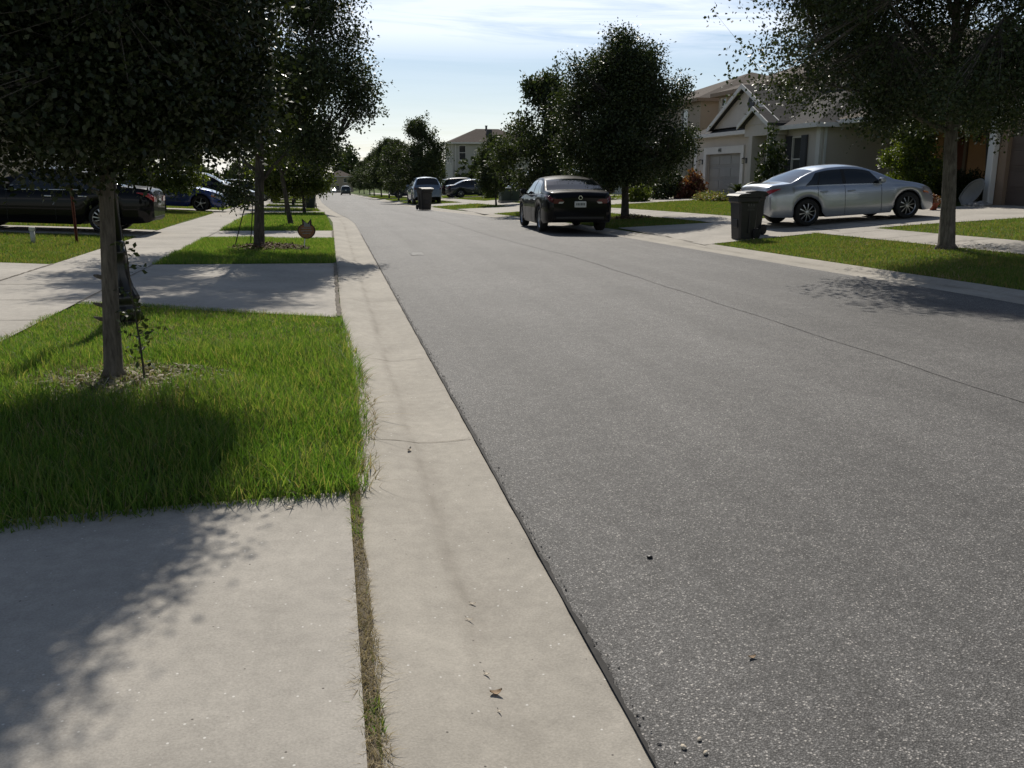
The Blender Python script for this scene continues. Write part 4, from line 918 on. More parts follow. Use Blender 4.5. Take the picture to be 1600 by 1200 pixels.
# pale bungalow with garage and twin gables, two-storey body behind
h = empty('house', (0, 0, 0), 0, 'pale house with twin white-trimmed gables over a grey garage door', 'house')
h.location = (18.5, 40, 0); OX, OY = 18.5, 40
def sub(name='part'): return MB()
def shift(root):
    for o in root.children:
        o.location = (o.location[0]-root.location[0], o.location[1]-root.location[1], o.location[2]-root.location[2])
zb = .15
w = MB(); GD = (39.2, 43.1, zb, 2.5); PO = (35.6, 37.3, zb, 2.95); WI = (33.84, 34.60, 1.25, 3.02)
facade(w, 'x', 18.5, .28, 32.4, 44.5, zb, 3.42, [GD, PO, WI]); w.box(18.78, 23.0, 32.4, 32.68, zb, 3.42); w.box(18.78, 23.0, 44.22, 44.5, zb, 3.42); w.box(20.6, 20.8, 32.68, 44.22, zb, 3.4)
w.box(18.78, 20.6, 37.4, 37.6, zb, 3.4); w.box(18.78, 20.6, 35.3, 35.5, zb, 3.4); w.obj('wall', M['stucco'], h)
tr = MB()
for y0, y1, z0, z1 in ((43.1, 43.4, zb, 2.83), (38.9, 39.2, zb, 2.83), (39.2, 43.1, 2.5, 2.83)): tr.box(18.42, 18.51, y0, y1, z0, z1)
tr.obj('garage_surround', M['wtrim'], h)
for q in ((18.40, 18.52, 44.22, 44.55), (18.42, 18.52, 32.36, 32.65)): tr = MB(); tr.box(*q, zb, 3.40); tr.obj('corner_board', M['wtrim'], h)
tr = MB(); tr.box(18.6, 18.68, 32.30, 32.395, zb, 3.36) ; tr.obj('downspout', M['vinyl'], h)
gdoor(h, 18.5, 39.2, 43.1, zb+.02, 2.5, M['gdoor'])
fd = MB(); fd.box(20.5, 20.58, 36.0, 37.0, .25, 2.4); fd.obj('front_door', M['door'], h)
window(h, 'x', 18.5, *WI)
for a in (34.62, 33.38):
    q = MB(); q.box(18.43, 18.495, a, a+.44, 1.2, 3.05)
    for k in range(18): q.box(18.415, 18.432, a+.05, a+.39, 1.27+k*.097, 1.27+k*.097+.06)
    q.obj('shutter', M['shutter'], h)
hip(h, 18.05, 27.0, 32.0, 44.9, 3.44, .45, M['roofg'])
gable(h, 18.3, 4.6, 34.99, 42.23, 38.61, 3.66, 5.40, M['stucco'], M['roofg'], vent=(38.1, 4.6))
gable(h, 17.75, 2.4, 34.85, 37.69, 36.27, 3.58, 4.28, M['stucco'], M['roofg'], bw=.18)
pw = MB(); pw.box(17.78, 18.45, 35.0, 37.54, 3.12, 3.62); pw.box(17.74, 18.40, 36.7, 37.02, zb, 3.118); pw.box(17.74, 18.40, 35.1, 35.36, zb, 3.118); pw.obj('porch_wall', M['stucco'], h)
tc = bpy.data.curves.new('house_number', 'FONT'); tc.body = '441'; tc.size = .26; tc.extrude = .008; tc.align_x = 'CENTER'
to = bpy.data.objects.new('house_number', tc); C.objects.link(to); bpy.context.view_layer.update()
tm = bpy.data.meshes.new_from_object(to); bpy.data.objects.remove(to); tn = link('house_number', tm, M['ink'], h); tn.rotation_euler = (P2, 0, -P2); tn.location = (18.405, 41.45, 2.58)
for yy in (38.7, 43.65): lantern(h, (18.46, yy, 2.15))
w = MB(); W2 = (48.95, 49.65, 4.85, 5.75)
facade(w, 'x', 22.0, .25, 33.0, 50.0, zb, 5.98, [W2, (44.0, 45.1, 4.6, 5.7), (35.5, 36.6, 4.6, 5.7)]); w.box(22.25, 33, 33.0, 33.25, zb, 5.98); w.box(22.25, 33, 49.75, 50.0, zb, 5.98); w.box(32.75, 33, 33.25, 49.75, zb, 5.98); w.obj('upper_wall', M['stuccot'], h)
window(h, 'x', 22.0, *W2)
hip(h, 21.6, 33.4, 32.6, 50.15, 6.0, .37, M['roofb'], .2, trim=M['stuccob'])
shift(h)
def plain_house(label, x0, x1, y0, y1, ht, wallm, roofm, side, wins, gd=None, slope=.42, gm='gdoor', trim=None, extra=None, zb=.1, over=.4, name='house'):
    """rectangular house; side = -1 when its street front is at x0, +1 when at x1"""
    h = empty(name, ((x0+x1)/2, (y0+y1)/2, 0), 0, label, 'house'); w = MB(); t = .25
    fx = x0 if side < 0 else x1-t; bx_ = x1-t if side < 0 else x0
    fr = [q[1:] for q in wins if q[0] == 'f']+([gd] if gd else []); nr = [q[1:] for q in wins if q[0] == 'n']
    facade(w, 'x', fx, t, y0, y1, zb, ht, fr); w.box(bx_, bx_+t, y0, y1, zb, ht); facade(w, 'y', y0+.001, t, x0+t, x1-t, zb, ht, nr); w.box(x0+t, x1-t, y1-t-.001, y1-.001, zb, ht); w.obj('wall', wallm, h)
    for q in wins:
        if q[0] == 'f': window(h, 'x', x0 if side < 0 else x1, *q[1:], out=side)
        else: window(h, 'y', y0+.001, *q[1:], out=-1)
    if gd: gdoor(h, x0 if side < 0 else x1-.3, *gd[:2], gd[2]+.01, gd[3], M[gm])
    ro = hip(h, x0-over, x1+over, y0-over, y1+over, ht+.02, slope, roofm, .18, trim=trim); 
    if extra: extra(h, ro)
    shift(h); return h
plain_house('tan two-storey house whose long brown roof shows behind the round oak', 22.0, 34, 52.6, 64.5, 5.95, M['stuccot'], M['roofb'], -1, [('f', 54.5, 55.6, 4.3, 5.5), ('f', 61, 62.1, 4.3, 5.5)], None, .35, trim=M['stuccob'])
plain_house('low grey house front glimpsed under the round oak, behind the black vehicle', 19.8, 21.95, 53.4, 66.0, 3.2, M['siding'], M['roofg'], -1, [('f', 62.5, 63.6, .9, 2.4)], (56, 60, .1, 2.4), .35)
def vents(h, ro):
    v = MB(); v.lathe([(.12, 0), (.12, .5), (.16, .52), (.16, .6)], 10, (18.3, 107, 6.55)); v.obj('roof_vent', M['shutter'], ro)
    v = MB(); v.box(18.2, 18.8, 105.9, 106.5, 5.9, 6.65, .05); v.obj('attic_vent', M['shutter'], ro)
    c_ = MB(); c_.box(14.3, 14.4, 104.66, 104.79, -.8, 4.95); c_.obj('downspout', M['wtrim'], h)
plain_house('two-storey grey house with brown hip roof above the far parked cars', 14.0, 23.2, 104.8, 111.3, 5.15, M['siding'], M['roofd'], -1, [('f', 105.6, 106.5, 2.9, 4.8), ('f', 108, 109, 2.9, 4.8), ('n', 14.74, 15.55, 3.2, 4.85), ('n', 20, 20.9, 3.0, 4.7)], None, .44, zb=-1.1, over=.5, extra=vents)
plain_house('hazy tan house standing across the far end of the street', -.6, 7.5, 290, 300, 1.2, M['stuccot'], M['roofd'], -1, [('n', 1.6, 2.6, -.6, .7), ('n', 4.6, 5.6, -.6, .7), ('n', 2.2, 3.3, -3.0, -1.6)], None, .42, zb=-3.9)
plain_house('beige house behind the black sedan on the driveway', -25, -13.8, 16, 30, 3.3, M['stucco'], M['roofg'], 1, [('f', 26, 27.4, 1.0, 2.6), ('f', 17.2, 18.4, 1.0, 2.6)], (20.6, 25.0, .4, 2.6), .42)
plain_house('tan house behind the dark blue sedan', -25, -13.9, 34, 48.5, 5.9, M['stuccot'], M['roofb'], 1, [('f', 35.5, 36.8, 1.0, 2.5), ('f', 45, 46.2, 3.9, 5.2), ('f', 37, 38.2, 3.9, 5.2)], (39, 43.3, .25, 2.5), .42)
plain_house('grey house behind the tall black vehicle', -25, -14, 50, 59, 5.6, M['siding'], M['roofd'], 1, [('f', 57, 58.1, 1.0, 2.4), ('f', 52, 53.2, 3.6, 5.0)], (50.6, 54.6, .1, 2.3), .42)
plain_house('beige house behind the grey sedan', -25, -14, 61.5, 73, 5.4, M['stucco'], M['roofg'], 1, [('f', 70, 71.2, .8, 2.3), ('f', 64, 65.2, 3.4, 4.8)], (62.5, 66.5, .0, 2.2), .42)
# near orange house: garage wing with a white downpipe, orange recess
h = empty('house', (19.5, 22, 0), 0, 'orange house with brown garage door and white corner downpipe', 'house')
w = MB(); zb = .45; facade(w, 'x', 19.5, .28, 10.5, 24.25, zb, 3.5, [(18.75, 23.7, zb, 2.9)]); w.box(19.78, 23, 23.97, 24.25, zb, 3.5); w.box(19.78, 23, 10.5, 10.78, zb, 3.5); w.obj('garage_wall', M['stuccob'], h)
w = MB(); facade(w, 'x', 22.7, .25, 24.25, 32.3, zb, 3.5, [(29.7, 30.7, zb, 2.85)]); w.box(22.95, 30, 32.05, 32.3, zb, 3.5); w.box(22.95, 30, 10.5, 10.75, zb, 3.5); w.box(29.75, 30, 10.75, 32.05, zb, 3.5); w.obj('wall', M['stuccoo'], h)
w = MB(); w.box(22.66, 22.705, 24.25, 29.5, zb, 1.4); w.obj('wall_base_band', M['stuccob'], h)
gdoor(h, 19.5, 18.75, 23.7, zb+.02, 2.9, M['bdoor'])
w = MB(); w.box(22.8, 22.86, 29.75, 30.65, zb, 2.8); w.obj('front_door', M['door'], h)
w = MB(); w.box(22.62, 22.7, 29.55, 29.7, zb, 3.0); w.box(22.62, 22.7, 30.7, 30.85, zb, 3.0); w.box(22.62, 22.7, 29.7, 30.7, 2.85, 3.0); w.obj('door_surround', M['stuccob'], h)
w = MB(); w.box(19.28, 19.49, 24.0, 24.26, .5, 3.42, .03); w.obj('downpipe', M['vinyl'], h)
lantern(h, (22.67, 29.05, 2.8))
hip(h, 19.0, 30.5, 10.0, 32.7, 3.54, .40, M['roofb'])
shift(h)
def fence(label, p, q, ht, z0):
    p, q = Vector(p), Vector(q); n = max(2, int((q-p).length/2.2)); t = empty('vinyl_fence', (p.x, p.y, z0), math.atan2(q.y-p.y, q.x-p.x), label, 'fence'); L = (q-p).length
    mb = MB(); mb.box(0, L, -.02, .02, .06, ht)
    for k in range(int(L/.15)): mb.box(k*.15+.005, k*.15+.145, -.026, .026, .1, ht-.05)
    mb.obj('panel', M['vinyl'], t); rl = MB(); rl.box(0, L, -.035, .035, ht, ht+.08); rl.obj('rail', M['vinyl'], t)
    for k in range(n+1):
        pm = MB(); x = L*k/n; pm.box(x-.07, x+.07, -.07, .07, 0, ht+.12); pm.box(x-.09, x+.09, -.09, .09, ht+.12, ht+.16); pm.obj('post', M['vinyl'], t)
fence('white vinyl fence beside the two-storey grey house', (11.6, 97.5), (14.4, 97.5), 2.0, -.85)
fence('low white vinyl fence behind the row of oaks', (8.4, 112), (13.6, 112), 1.8, -1.1)
# ------------------------------------------------------------------ bins, lamp post, sign, small things
def wheeled_bin(x, y, rz, label, mat='bin', mark=False, group=None):
    t = empty('wheeled_bin', (x, y, T(x, y)+.02), rz, label, 'bin', group)   # front = -X, hinge and wheels = +X
    mb = MB(); Lb = [(-.27, .26, .235, 0), (-.275, .27, .24, .05), (-.31, .31, .275, .55), (-.335, .335, .29, .86), (-.40, .35, .315, .90), (-.40, .35, .315, .99)]
    V = []
    for a, b, w_, z in Lb:
        c = .05
        V += [(a+c, -w_, z), (b-c, -w_, z), (b, -w_+c, z), (b, w_-c, z), (b-c, w_, z), (a+c, w_, z), (a, w_-c, z), (a, -w_+c, z)]
    F = [tuple(range(7, -1, -1)), tuple(range(40, 48))]
    for k in range(5):
        for i in range(8): F.append((k*8+i, k*8+(i+1) % 8, k*8+8+(i+1) % 8, k*8+8+i))
    mb.add(V, F)
    for s in (-1, 1):
        mb.box(.0, .05, s*.285-.012, s*.285+.012, .15, .80, .006)
    mb.box(-.33, -.30, -.16, .16, .28, .48, .01); b = mb.obj('body', M[mat], t)
    if mark:
        k = MB(); yy = -.283
        def mk(x0, x1, z0, z1): k.add([(x0, yy-.012*(z0-.5)-.012, z0), (x1, yy-.012*(z0-.5)-.012, z0), (x1, yy-.03*(z1-.5)-.010, z1), (x0, yy-.03*(z1-.5)-.010, z1)], [(0, 1, 2, 3)])
        for x0 in (-.07, .02, .11): mk(x0, x0+.055, .80, .835); mk(x0+.012, x0+.04, .84, .855)
        mk(-.08, .17, .775, .783); mk(-.05, .14, .745, .752); mk(-.08, .17, .70, .712); k.obj('printed_emblem', M['binmark'], b)
    ld = MB(); prof = [(-.44, 1.0), (-.44, 1.035), (-.36, 1.075), (0, 1.10), (.30, 1.085), (.36, 1.05), (.40, 1.03), (.40, 1.0)]
    ld.prism([(a, -.33, z) for a, z in prof][::-1], (0, .66, 0)); lo = ld.obj('lid', M[mat], t)
    hb = MB(); hb.tube([(.36, -.26, .98), (.44, -.26, 1.02), (.44, .26, 1.02), (.36, .26, .98)], .018, 8)
    for q in range(6): hb.box(.40, .44, -.24+q*.09, -.21+q*.09, .97, 1.015)
    hb.obj('handle', M[mat], t)
    ax = MB(); ax.tube([(.29, -.3, .13), (.29, .3, .13)], .014, 8); ax.obj('axle', M['trim'], t)
    for s in (-1, 1):
        wm = MB(); wm.lathe([(.02, -.03), (.10, -.034), (.128, -.025), (.135, 0), (.128, .025), (.10, .034), (.02, .03)], 20, (.29, s*.295, .135), 'y'); wm.obj('wheel', M['tyre'], t, True)
    return t
wheeled_bin(9.08, 18.98, .06, 'black wheeled bin with faint print standing on the grass corner by the driveway', mark=True).scale = (.70, .84, .92)
wheeled_bin(9.70, 19.9, -.05, 'second dark wheeled bin peeking out behind the black bin with faint print').scale = (.7, .84, .92)
wheeled_bin(-1.02, 50.5, P2, 'dark wheeled bin alone on the pavement-side verge beyond the leaning oak', 'bingreen')
wheeled_bin(4.7, 46.0, P2+.3, 'dark wheeled bin alone at the road edge in front of the steel blue wagon', 'bin')
wheeled_bin(-4.2, 73.5, 0, 'small far bin at the pavement, beyond the grey sedan', 'bin')
t = empty('lamp_post', (-2.03, 9.31, T(-2.03, 9.31)), 0, 'black fluted street lamp post with flared base behind the nearest oak', 'lamp post')
mb = MB(); prof = [(.155, 0), (.155, .16), (.14, .18), (.15, .22), (.165, .25), (.15, .29), (.115, .36), (.09, .46), (.075, .58), (.068, .66), (.08, .68), (.08, .71), (.062, .73), (.062, .79), (.05, .81)]
n0 = len(mb.v); mb.lathe(prof, 28)
for i in range(len(prof)):
    for k in range(28):
        x, y, z = mb.v[i*28+k]
        if .2 < z < .66 and k % 2: mb.v[i*28+k] = (x*.9, y*.9, z)
mb.obj('base', M['post'], t, True)
mb = MB(); mb.lathe([(.05, .79), (.047, 1.5), (.038, 3.6), (.05, 3.62), (.05, 3.68), (.03, 3.7)], 18); mb.obj('pole', M['post'], t, True)
mb = MB(); mb.lathe([(.06, 3.69), (.12, 3.76), (.13, 3.80), (.10, 3.82)], 8)
for k in range(4): a = k*P2+.4; mb.tube([(.12*math.cos(a), .12*math.sin(a), 3.78), (.18*math.cos(a), .18*math.sin(a), 4.16)], .01, 5)
mb.lathe([(.22, 4.15), (.20, 4.19), (.08, 4.32), (.03, 4.36), (.02, 4.44)], 12); lo = mb.obj('lantern', M['post'], t)
mb = MB(); mb.lathe([(.10, 3.82), (.165, 4.15)], 12); mb.obj('lamp_glass', M['lampglass'], lo)
def put(name, x, y, label, cat, rz=0): return empty(name, (x, y, T(x, y)), rz, label, cat)
# orange yard sign with two pointed ears
t = put('yard_sign', -.52, 18.35, 'small orange round yard sign with two pointed ears on a white stake', 'sign', .08)
cx, cz, r = .05, .38, .175
out = []
for k in range(30):
    a = 2*math.pi*k/30; rr = r*(1+.02*math.sin(3*a)); out.append((cx+rr*math.cos(a), cz+rr*.86*math.sin(a)))
mb = MB(); mb.prism([(a, 0, b) for a, b in out], (0, .012, 0)); mb.prism([(cx-.075, 0, cz+.125), (cx-.085, 0, cz+.25), (cx+.02, 0, cz+.145)][::-1], (0, .012, 0)); mb.prism([(cx+.02, 0, cz+.145), (cx+.10, 0, cz+.245), (cx+.11, 0, cz+.10)][::-1], (0, .012, 0)); so = mb.obj('sign_board', M['signdark'], t)
mb = MB(); mb.prism([(cx+(a-cx)*.86, -.004, cz+(b-cz)*.86) for a, b in out], (0, .003, 0)); fo = mb.obj('sign_face', M['sign'], so)
mb = MB()
for k, wd in enumerate((.19, .22, .16)): mb.box(cx-wd/2, cx+wd/2, -.0065, -.0042, cz+.045-k*.05, cz+.062-k*.05)
mb.prism([(cx-.045, -.0065, cz+.08), (cx-.05, -.0065, cz+.19), (cx+.05, -.0065, cz+.13), (cx+.06, -.0065, cz+.19), (cx+.08, -.0065, cz+.08)], (0, .002, 0)); mb.obj('sign_lettering', M['signgrey'], fo)
mb = MB(); mb.tube([(.02, .012, .34), (-.02, .01, -.02)], .012, 6); mb.obj('stake', M['stake'], t)
# guy straps of the large oak
mb = MB(); mb.tube([(0, 0, 0), (.44, -.5, 1.3)], .011, 5); mb.tube([(0, 0, -.03), (0, 0, .07)], .016, 5)
o = link('guy_strap', mb.mesh('guy_strap'), M['wire']); o.location = (-1.92, 19.0, T(-1.92, 19)); tag(o, 'slanting dark strap running up from the grass to the large dark oak', 'strap')
mb = MB(); mb.tube([(0, 0, 0), (.14, -.35, .95)], .011, 5)
o = link('guy_strap', mb.mesh('guy_strap'), M['wire']); o.location = (-1.66, 19.6, T(-1.66, 19.6)); tag(o, 'short dark strap close against the large dark oak trunk', 'strap')
t = put('marker_pipe', -5.71, 19.17, 'short pale pipe with cap sticking out of the lawn', 'pipe')
mb = MB(); mb.lathe([(.045, 0), (.045, .25)], 14); mb.obj('pipe', M['pvc'], t, True); mb = MB(); mb.lathe([(.055, .24), (.058, .30), (.05, .31)], 14); mb.obj('cap', M['pvc'], t)
t = put('rusty_post', -5.02, 19.57, 'thin rusty iron post on the lawn before the black sedan', 'post')
mb = MB(); mb.box(-.028, .028, -.005, .005, 0, 1.06); mb.box(-.006, .006, -.005, .03, 0, 1.06); mb.obj('post', M['rust'], t); mb = MB(); mb.box(-.03, .03, -.012, .012, 1.06, 1.085); mb.obj('cap', M['rust'], t)
t = put('utility_box', 10.2, 52.0, 'green utility transformer box on the verge behind the small bushy oak', 'utility box')
mb = MB(); mb.box(-.56, .56, -.5, .5, 0, .12); mb.obj('pad', M['conc'], t); mb = MB(); mb.box(-.53, .53, -.46, .46, .12, .78, .03); bo = mb.obj('cabinet', M['trgreen'], t); mb = MB(); mb.box(-.55, .55, -.48, .48, .782, .83, .02); mb.obj('lid', M['trgreen'], bo); mb = MB(); mb.box(-.012, .012, -.475, -.462, .16, .74); mb.box(.06, .12, -.485, -.462, .4, .5); mb.obj('latch', M['trim'], bo)
# grey curved shell leaning over a heap of stones
t = put('curved_shell', 18.85, 24.2, 'curved grey shell tipped up on the stones beside the brown garage', 'shell')
mb = MB(); nu_, nv_ = 14, 8; V = []
Ax = Vector((.12, -.74, .62)).normalized(); Nx = Vector((-.62, -.45, .45)); Nx = (Nx-Ax*Nx.dot(Ax)).normalized(); Sx = Ax.cross(Nx)
for sgn in (0, 1):
    for i in range(nu_+1):
        s = i/nu_; wd = .27*math.sin(math.pi*min(1, .10+.90*s)*.98)**.6+.03; c = Vector((0, .42, .10))+Ax*(.98*s)
        for j in range(nv_+1):
            q = (j/nv_-.5)*2; dep = .15*(1-q*q)*math.sin(math.pi*min(1, s+.02))
            V.append(c+Sx*q*wd-Nx*(dep+.022*sgn))
k = nv_+1; N = (nu_+1)*k; F = []
for i in range(nu_):
    for j in range(nv_): q = i*k+j; F += [(q, q+1, q+k+1, q+k), (q+N, q+k+N, q+k+1+N, q+1+N)]
rim = [i*k for i in range(nu_+1)]+[nu_*k+j for j in range(1, k)]+[i*k+nv_ for i in range(nu_-1, -1, -1)]+[j for j in range(nv_-1, 0, -1)]
F += [(rim[i], rim[(i+1) % len(rim)], rim[(i+1) % len(rim)]+N, rim[i]+N) for i in range(len(rim))]
mb.add(V, F); mb.obj('shell', M['board'], t, True); mb = MB(); mb.tube([V[i] for i in rim]+[V[rim[0]]], .018, 6, False); mb.obj('edge_tube', M['board'], t, True)
def rock(x, y, s, label, group, seed, m='stone', nm='stone', flat=.6, z=0):
    g = np.random.default_rng(seed); mb = MB(); mb.lathe([(.01, -1), (.5, -.87), (.87, -.5), (1, 0), (.87, .5), (.5, .87), (.01, 1)], 10); V = np.array(mb.v)
    V *= 1+.25*nz2(V[:, :2]+V[:, 2:3], 1.7, seed)[:, None]; V *= s*np.array([1.2, .9, flat]); mb.v = [tuple(v) for v in V]
    o = link(nm, mb.mesh(nm, True), M[m]); o.location = (x, y, T(x, y)+s*flat*.6+z); o.rotation_euler = (0, 0, seed); return tag(o, label, 'stone', group)
for i, (dx, dy, s) in enumerate(((-.35, -.35, .12), (-.05, -.25, .17), (.25, -.35, .13), (.5, -.2, .2), (.85, -.3, .12), (.15, 0, .14), (.95, .05, .13), (-.55, -.1, .11), (.6, .1, .15))):
    rock(18.8-dy*.6, 24.1-dx*.6, s*.85, 'grey stone in the heap under the tipped grey shell', 'stones heaped beside the garage', 30+i)
t = put('flower_pot', 16.9, 23.2, 'small red pot on the ground in front of the silver sedan', 'pot'); t.scale = (.6, .6, .6)
mb = MB(); mb.lathe([(.14, 0), (.2, .3), (.22, .3), (.22, .36), (.19, .36), (.18, .28)], 16); mb.obj('pot', simple('terracotta', (.3, .08, .04), .8), t, True); link('foliage', bush_mesh('foliage', 77, .25, .25, .4, 30, 12, .09), M['redleaf'], t).location = (0, 0, .3)
# leaves, seeds and pebbles lying on the gutter and road
def fallen(name, x, y, z, L, W, rz, m, label, curl=.25):
    mb = MB(); n = 8; V = []
    for i in range(n+1):
        s = i/n; w_ = W*math.sin(math.pi*min(.98, max(.04, s)))**.7; up = curl*L*(2*s-1)**2
        for q in (-1, 0, 1): V.append(((s-.5)*L, q*w_/2, up+abs(q)*curl*W*.6))
    F = []
    for i in range(n):
        for j in range(2): a = i*3+j; F.append((a, a+1, a+4, a+3))
    V2 = [(a, b, c-.0015) for a, b, c in V]; N = len(V)
    F += [tuple(N+i for i in f[::-1]) for f in F]; mb.add(V+V2, F); o = link(name, mb.mesh(name, True), M[m]); o.location = (x, y, z+.004); o.rotation_euler = (0, 0, rz); return tag(o, label, 'leaf')
gzz = lambda x, y: gz((x-float(XL(y))+GWL)/(GWL+.04))+.010
def onroad(x, y): return crown(x, y, (x-float(XL(y)))/(float(XR(y))-float(XL(y))))
g = np.random.default_rng(19); n = 520; Yc = g.uniform(.9, 14, n)**1.0; Xc = XL(Yc)+.012+np.abs(g.normal(0, .016, n))
Zc = np.full(n, .004); sz = g.uniform(.002, .0045, n)*np.where(g.random(n) < .12, 1.5, 1); oc = np.array([[1, 0, 0], [0, 1, 0], [-1, 0, 0], [0, -1, 0], [0, 0, .8], [0, 0, -.8]])
Vc = (np.stack([Xc, Yc, Zc], 1)[:, None, :]+oc[None]*sz[:, None, None]*g.uniform(.6, 1.3, (n, 6, 1))).reshape(-1, 3); fo_ = np.array([[0, 1, 4], [1, 2, 4], [2, 3, 4], [3, 0, 4], [1, 0, 5], [2, 1, 5], [3, 2, 5], [0, 3, 5]])
tag(link('edge_gravel', fastmesh('edge_gravel', Vc, (np.arange(n)[:, None, None]*6+fo_[None]).reshape(-1, 3)), M['stonedark']), 'loose dark grit along the asphalt edge by the gutter', 'grit', None, 'stuff')

for nm, x, y, L, W, rz, m, lab in (
  ('fallen_leaf', .419, 2.341, .038, .022, .1, 'leafdry', 'curled brown leaf, largest of those lying in the gutter'),
  ('fallen_leaf', .408, 2.447, .026, .008, 2.3, 'leafpale', 'thin split pale leaf just beyond the curled brown leaf'),
  ('wood_chip', .439, 2.926, .026, .009, -.4, 'leafpale', 'bright white chip lying in the gutter'),
  ('fallen_leaf', 1.249, 2.371, .028, .014, .1, 'leafdry', 'small tan leaf alone on the asphalt'),
  ('fallen_leaf', .374, 4.775, .05, .02, 1.2, 'leafpale', 'pale leaf in the gutter abreast of the tall grass'),
  ('fallen_leaf', -.231, 3.86, .04, .014, .2, 'leafpale', 'pale leaf on the driveway at the edge of the grass'),
  ('twig', .411, 2.247, .022, .005, 2.0, 'leafpale', 'short pale twig nearest the camera in the gutter'),
  ('twig', .408, 2.80, .035, .005, -.7, 'leafpale', 'thin straw beside the bright white chip')):
    fallen(nm, x, y, (gzz(x, y) if -.0 < x < .8 else (onroad(x, y) if x > .8 else T(x, y)+.02)), L, W, rz, m, lab)
for x, y, s, m, nm, lab, gp in ((1.194, 3.164, .010, 'nut', 'acorn', 'single black acorn-like seed on the asphalt', None), (.867, 1.99, .008, 'leafpale', 'pebble', 'pale round pebble on the road edge', 'pebbles at the road edge'), (.922, 2.013, .007, 'leafpale', 'pebble', 'pale round pebble on the road edge', 'pebbles at the road edge'), (.915, 1.955, .007, 'leafpale', 'pebble', 'pale round pebble on the road edge', 'pebbles at the road edge')):
    o = rock(x, y, s, lab, gp, int(x*1000) % 7+2, m, nm, .7); o.location.z = onroad(x, y)+s*.5; o['category'] = nm
blot('chalk_mark', 1.62, 17.5, .16, .42, M['patch'], onroad(1.62, 17.5)+.006)
# ------------------------------------------------------------------ sky, sun, camera
EL = 42.0
W = bpy.data.worlds.new('World'); bpy.context.scene.world = W; W.use_nodes = True
nt = W.node_tree; nt.nodes.clear(); N_ = nt.nodes.new; Lk = nt.links.new
sky = N_('ShaderNodeTexSky'); sky.sky_type = 'NISHITA'; sky.sun_disc = False; sky.sun_elevation = R_(EL); sky.sun_rotation = R_(5); sky.air_density = 1.0; sky.dust_density = .6; sky.ozone_density = 1.2; sky.altitude = 0
tc = N_('ShaderNodeTexCoord'); sep = N_('ShaderNodeSeparateXYZ'); Lk(tc.outputs['Generated'], sep.inputs[0])
def mth(op, a, b):
    q = N_('ShaderNodeMath'); q.operation = op
    for i, v in enumerate((a, b)):
        if isinstance(v, (int, float)): q.inputs[i].default_value = v
        else: Lk(v, q.inputs[i])
    return q.outputs[0]
zz = mth('MAXIMUM', mth('ADD', sep.outputs[2], .06), .02); cx_ = mth('DIVIDE', sep.outputs[0], zz); cy_ = mth('DIVIDE', sep.outputs[1], zz)
cmb = N_('ShaderNodeCombineXYZ'); Lk(cx_, cmb.inputs[0]); Lk(cy_, cmb.inputs[1])
mp = N_('ShaderNodeMapping'); mp.inputs['Scale'].default_value = (.55, 1.5, 1); mp.inputs['Rotation'].default_value = (0, 0, .10); mp.inputs['Location'].default_value = (.8, .35, 0); Lk(cmb.outputs[0], mp.inputs[0])
nz = N_('ShaderNodeTexNoise'); nz.inputs['Scale'].default_value = 1.0; nz.inputs['Detail'].default_value = 8; nz.inputs['Roughness'].default_value = .62; nz.inputs['Distortion'].default_value = .9; Lk(mp.outputs[0], nz.inputs['Vector'])
cr = N_('ShaderNodeValToRGB'); cr.color_ramp.elements[0].position = .30; cr.color_ramp.elements[1].position = .56; Lk(nz.outputs['Fac'], cr.inputs[0])
bz = N_('ShaderNodeValToRGB'); be = bz.color_ramp.elements; be[0].position = .0; be[0].color = (.45, .45, .45, 1); be[1].position = .075; be[1].color = (.06, .06, .06, 1)
for p_, v_ in ((.115, .12), (.145, .95), (.19, 1.0), (.26, .22), (.5, .06)): e_ = be.new(p_); e_.color = (v_, v_, v_, 1)
Lk(sep.outputs[2], bz.inputs[0]); cf = mth('MULTIPLY', cr.outputs[0], bz.outputs[0])
mx = N_('ShaderNodeMix'); mx.data_type = 'RGBA'; Lk(mth('MULTIPLY', cf, .95), mx.inputs[0]); Lk(sky.outputs[0], mx.inputs[6]); mx.inputs[7].default_value = (15.5, 15.6, 15.7, 1)
bg = N_('ShaderNodeBackground'); bg.inputs['Strength'].default_value = .054; Lk(mx.outputs[2], bg.inputs[0])
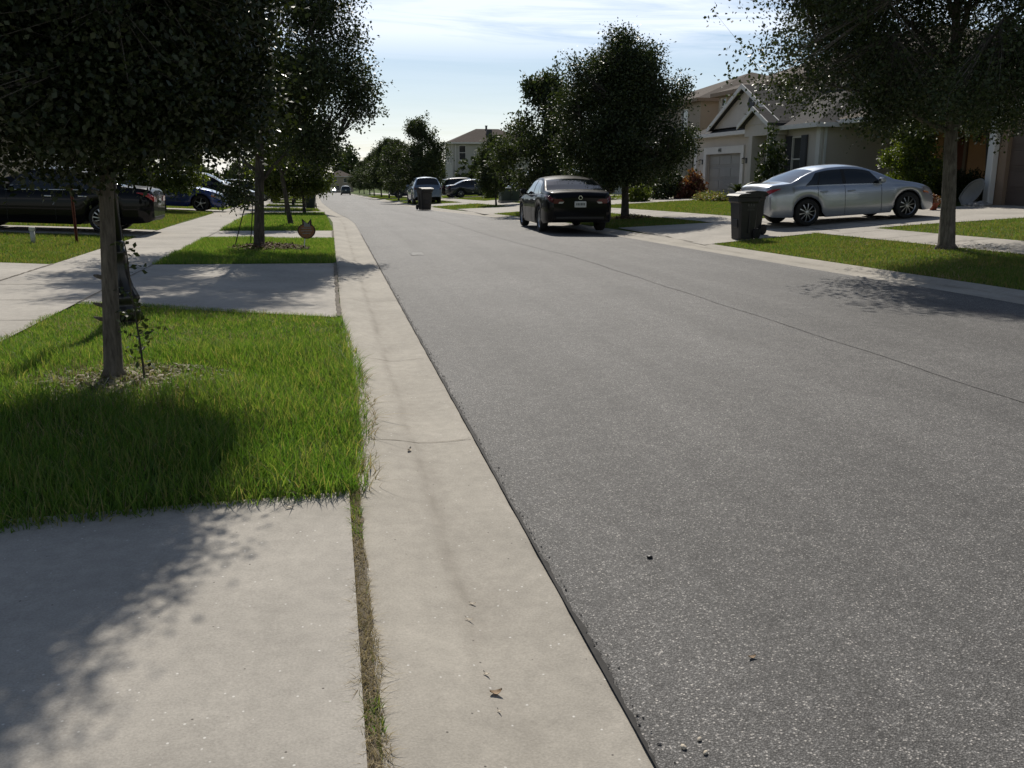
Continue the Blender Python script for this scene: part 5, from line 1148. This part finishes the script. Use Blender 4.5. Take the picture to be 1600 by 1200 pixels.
# bright haze of the sunward half of the sky, strongest near the horizon
f1 = N_('ShaderNodeMapRange'); f1.interpolation_type = 'SMOOTHSTEP'; Lk(sep.outputs[1], f1.inputs[0]); f1.inputs[1].default_value = .1; f1.inputs[2].default_value = .98
f2 = N_('ShaderNodeMapRange'); Lk(sep.outputs[2], f2.inputs[0]); f2.inputs[1].default_value = 0.; f2.inputs[2].default_value = .75; f2.inputs[3].default_value = 1.; f2.inputs[4].default_value = .25
hz = N_('ShaderNodeValToRGB'); hz.color_ramp.elements[0].color = (.56, .68, .80, 1); hz.color_ramp.elements[1].color = (.20, .40, .72, 1); hz.color_ramp.elements[1].position = .15; Lk(sep.outputs[2], hz.inputs[0])
bg2 = N_('ShaderNodeBackground'); Lk(hz.outputs[0], bg2.inputs[0]); Lk(mth('MULTIPLY', mth('MULTIPLY', f1.outputs[0], f2.outputs[0]), .44), bg2.inputs['Strength'])
ad = N_('ShaderNodeAddShader'); Lk(bg.outputs[0], ad.inputs[0]); Lk(bg2.outputs[0], ad.inputs[1])
wo = N_('ShaderNodeOutputWorld'); Lk(ad.outputs[0], wo.inputs[0])
sl = bpy.data.lights.new('sun', 'SUN'); sl.energy = 4.4; sl.angle = R_(.55); sl.color = (1, .94, .84)
so = bpy.data.objects.new('sun', sl); C.objects.link(so); so.location = (0, 30, 40)
d = Vector((math.sin(R_(5))*math.cos(R_(EL)), math.cos(R_(5))*math.cos(R_(EL)), math.sin(R_(EL)))); so.rotation_euler = d.to_track_quat('Z', 'Y').to_euler()
cam = bpy.data.cameras.new('camera'); co = bpy.data.objects.new('camera', cam); C.objects.link(co)
cam.sensor_width = 36; cam.lens = 31.5; cam.clip_start = .05; cam.clip_end = 6000
co.location = (0, 0, 1.5); co.rotation_euler = (R_(90-13.108), 0, R_(-11.291)); bpy.context.scene.camera = co
vs = bpy.context.scene.view_settings; vs.view_transform = 'Standard'; vs.look = 'None'; vs.exposure = 0.1; vs.gamma = 1.0
sc = bpy.context.scene; sc.cycles.max_bounces = 8; sc.cycles.transparent_max_bounces = 8; sc.cycles.use_denoising = True
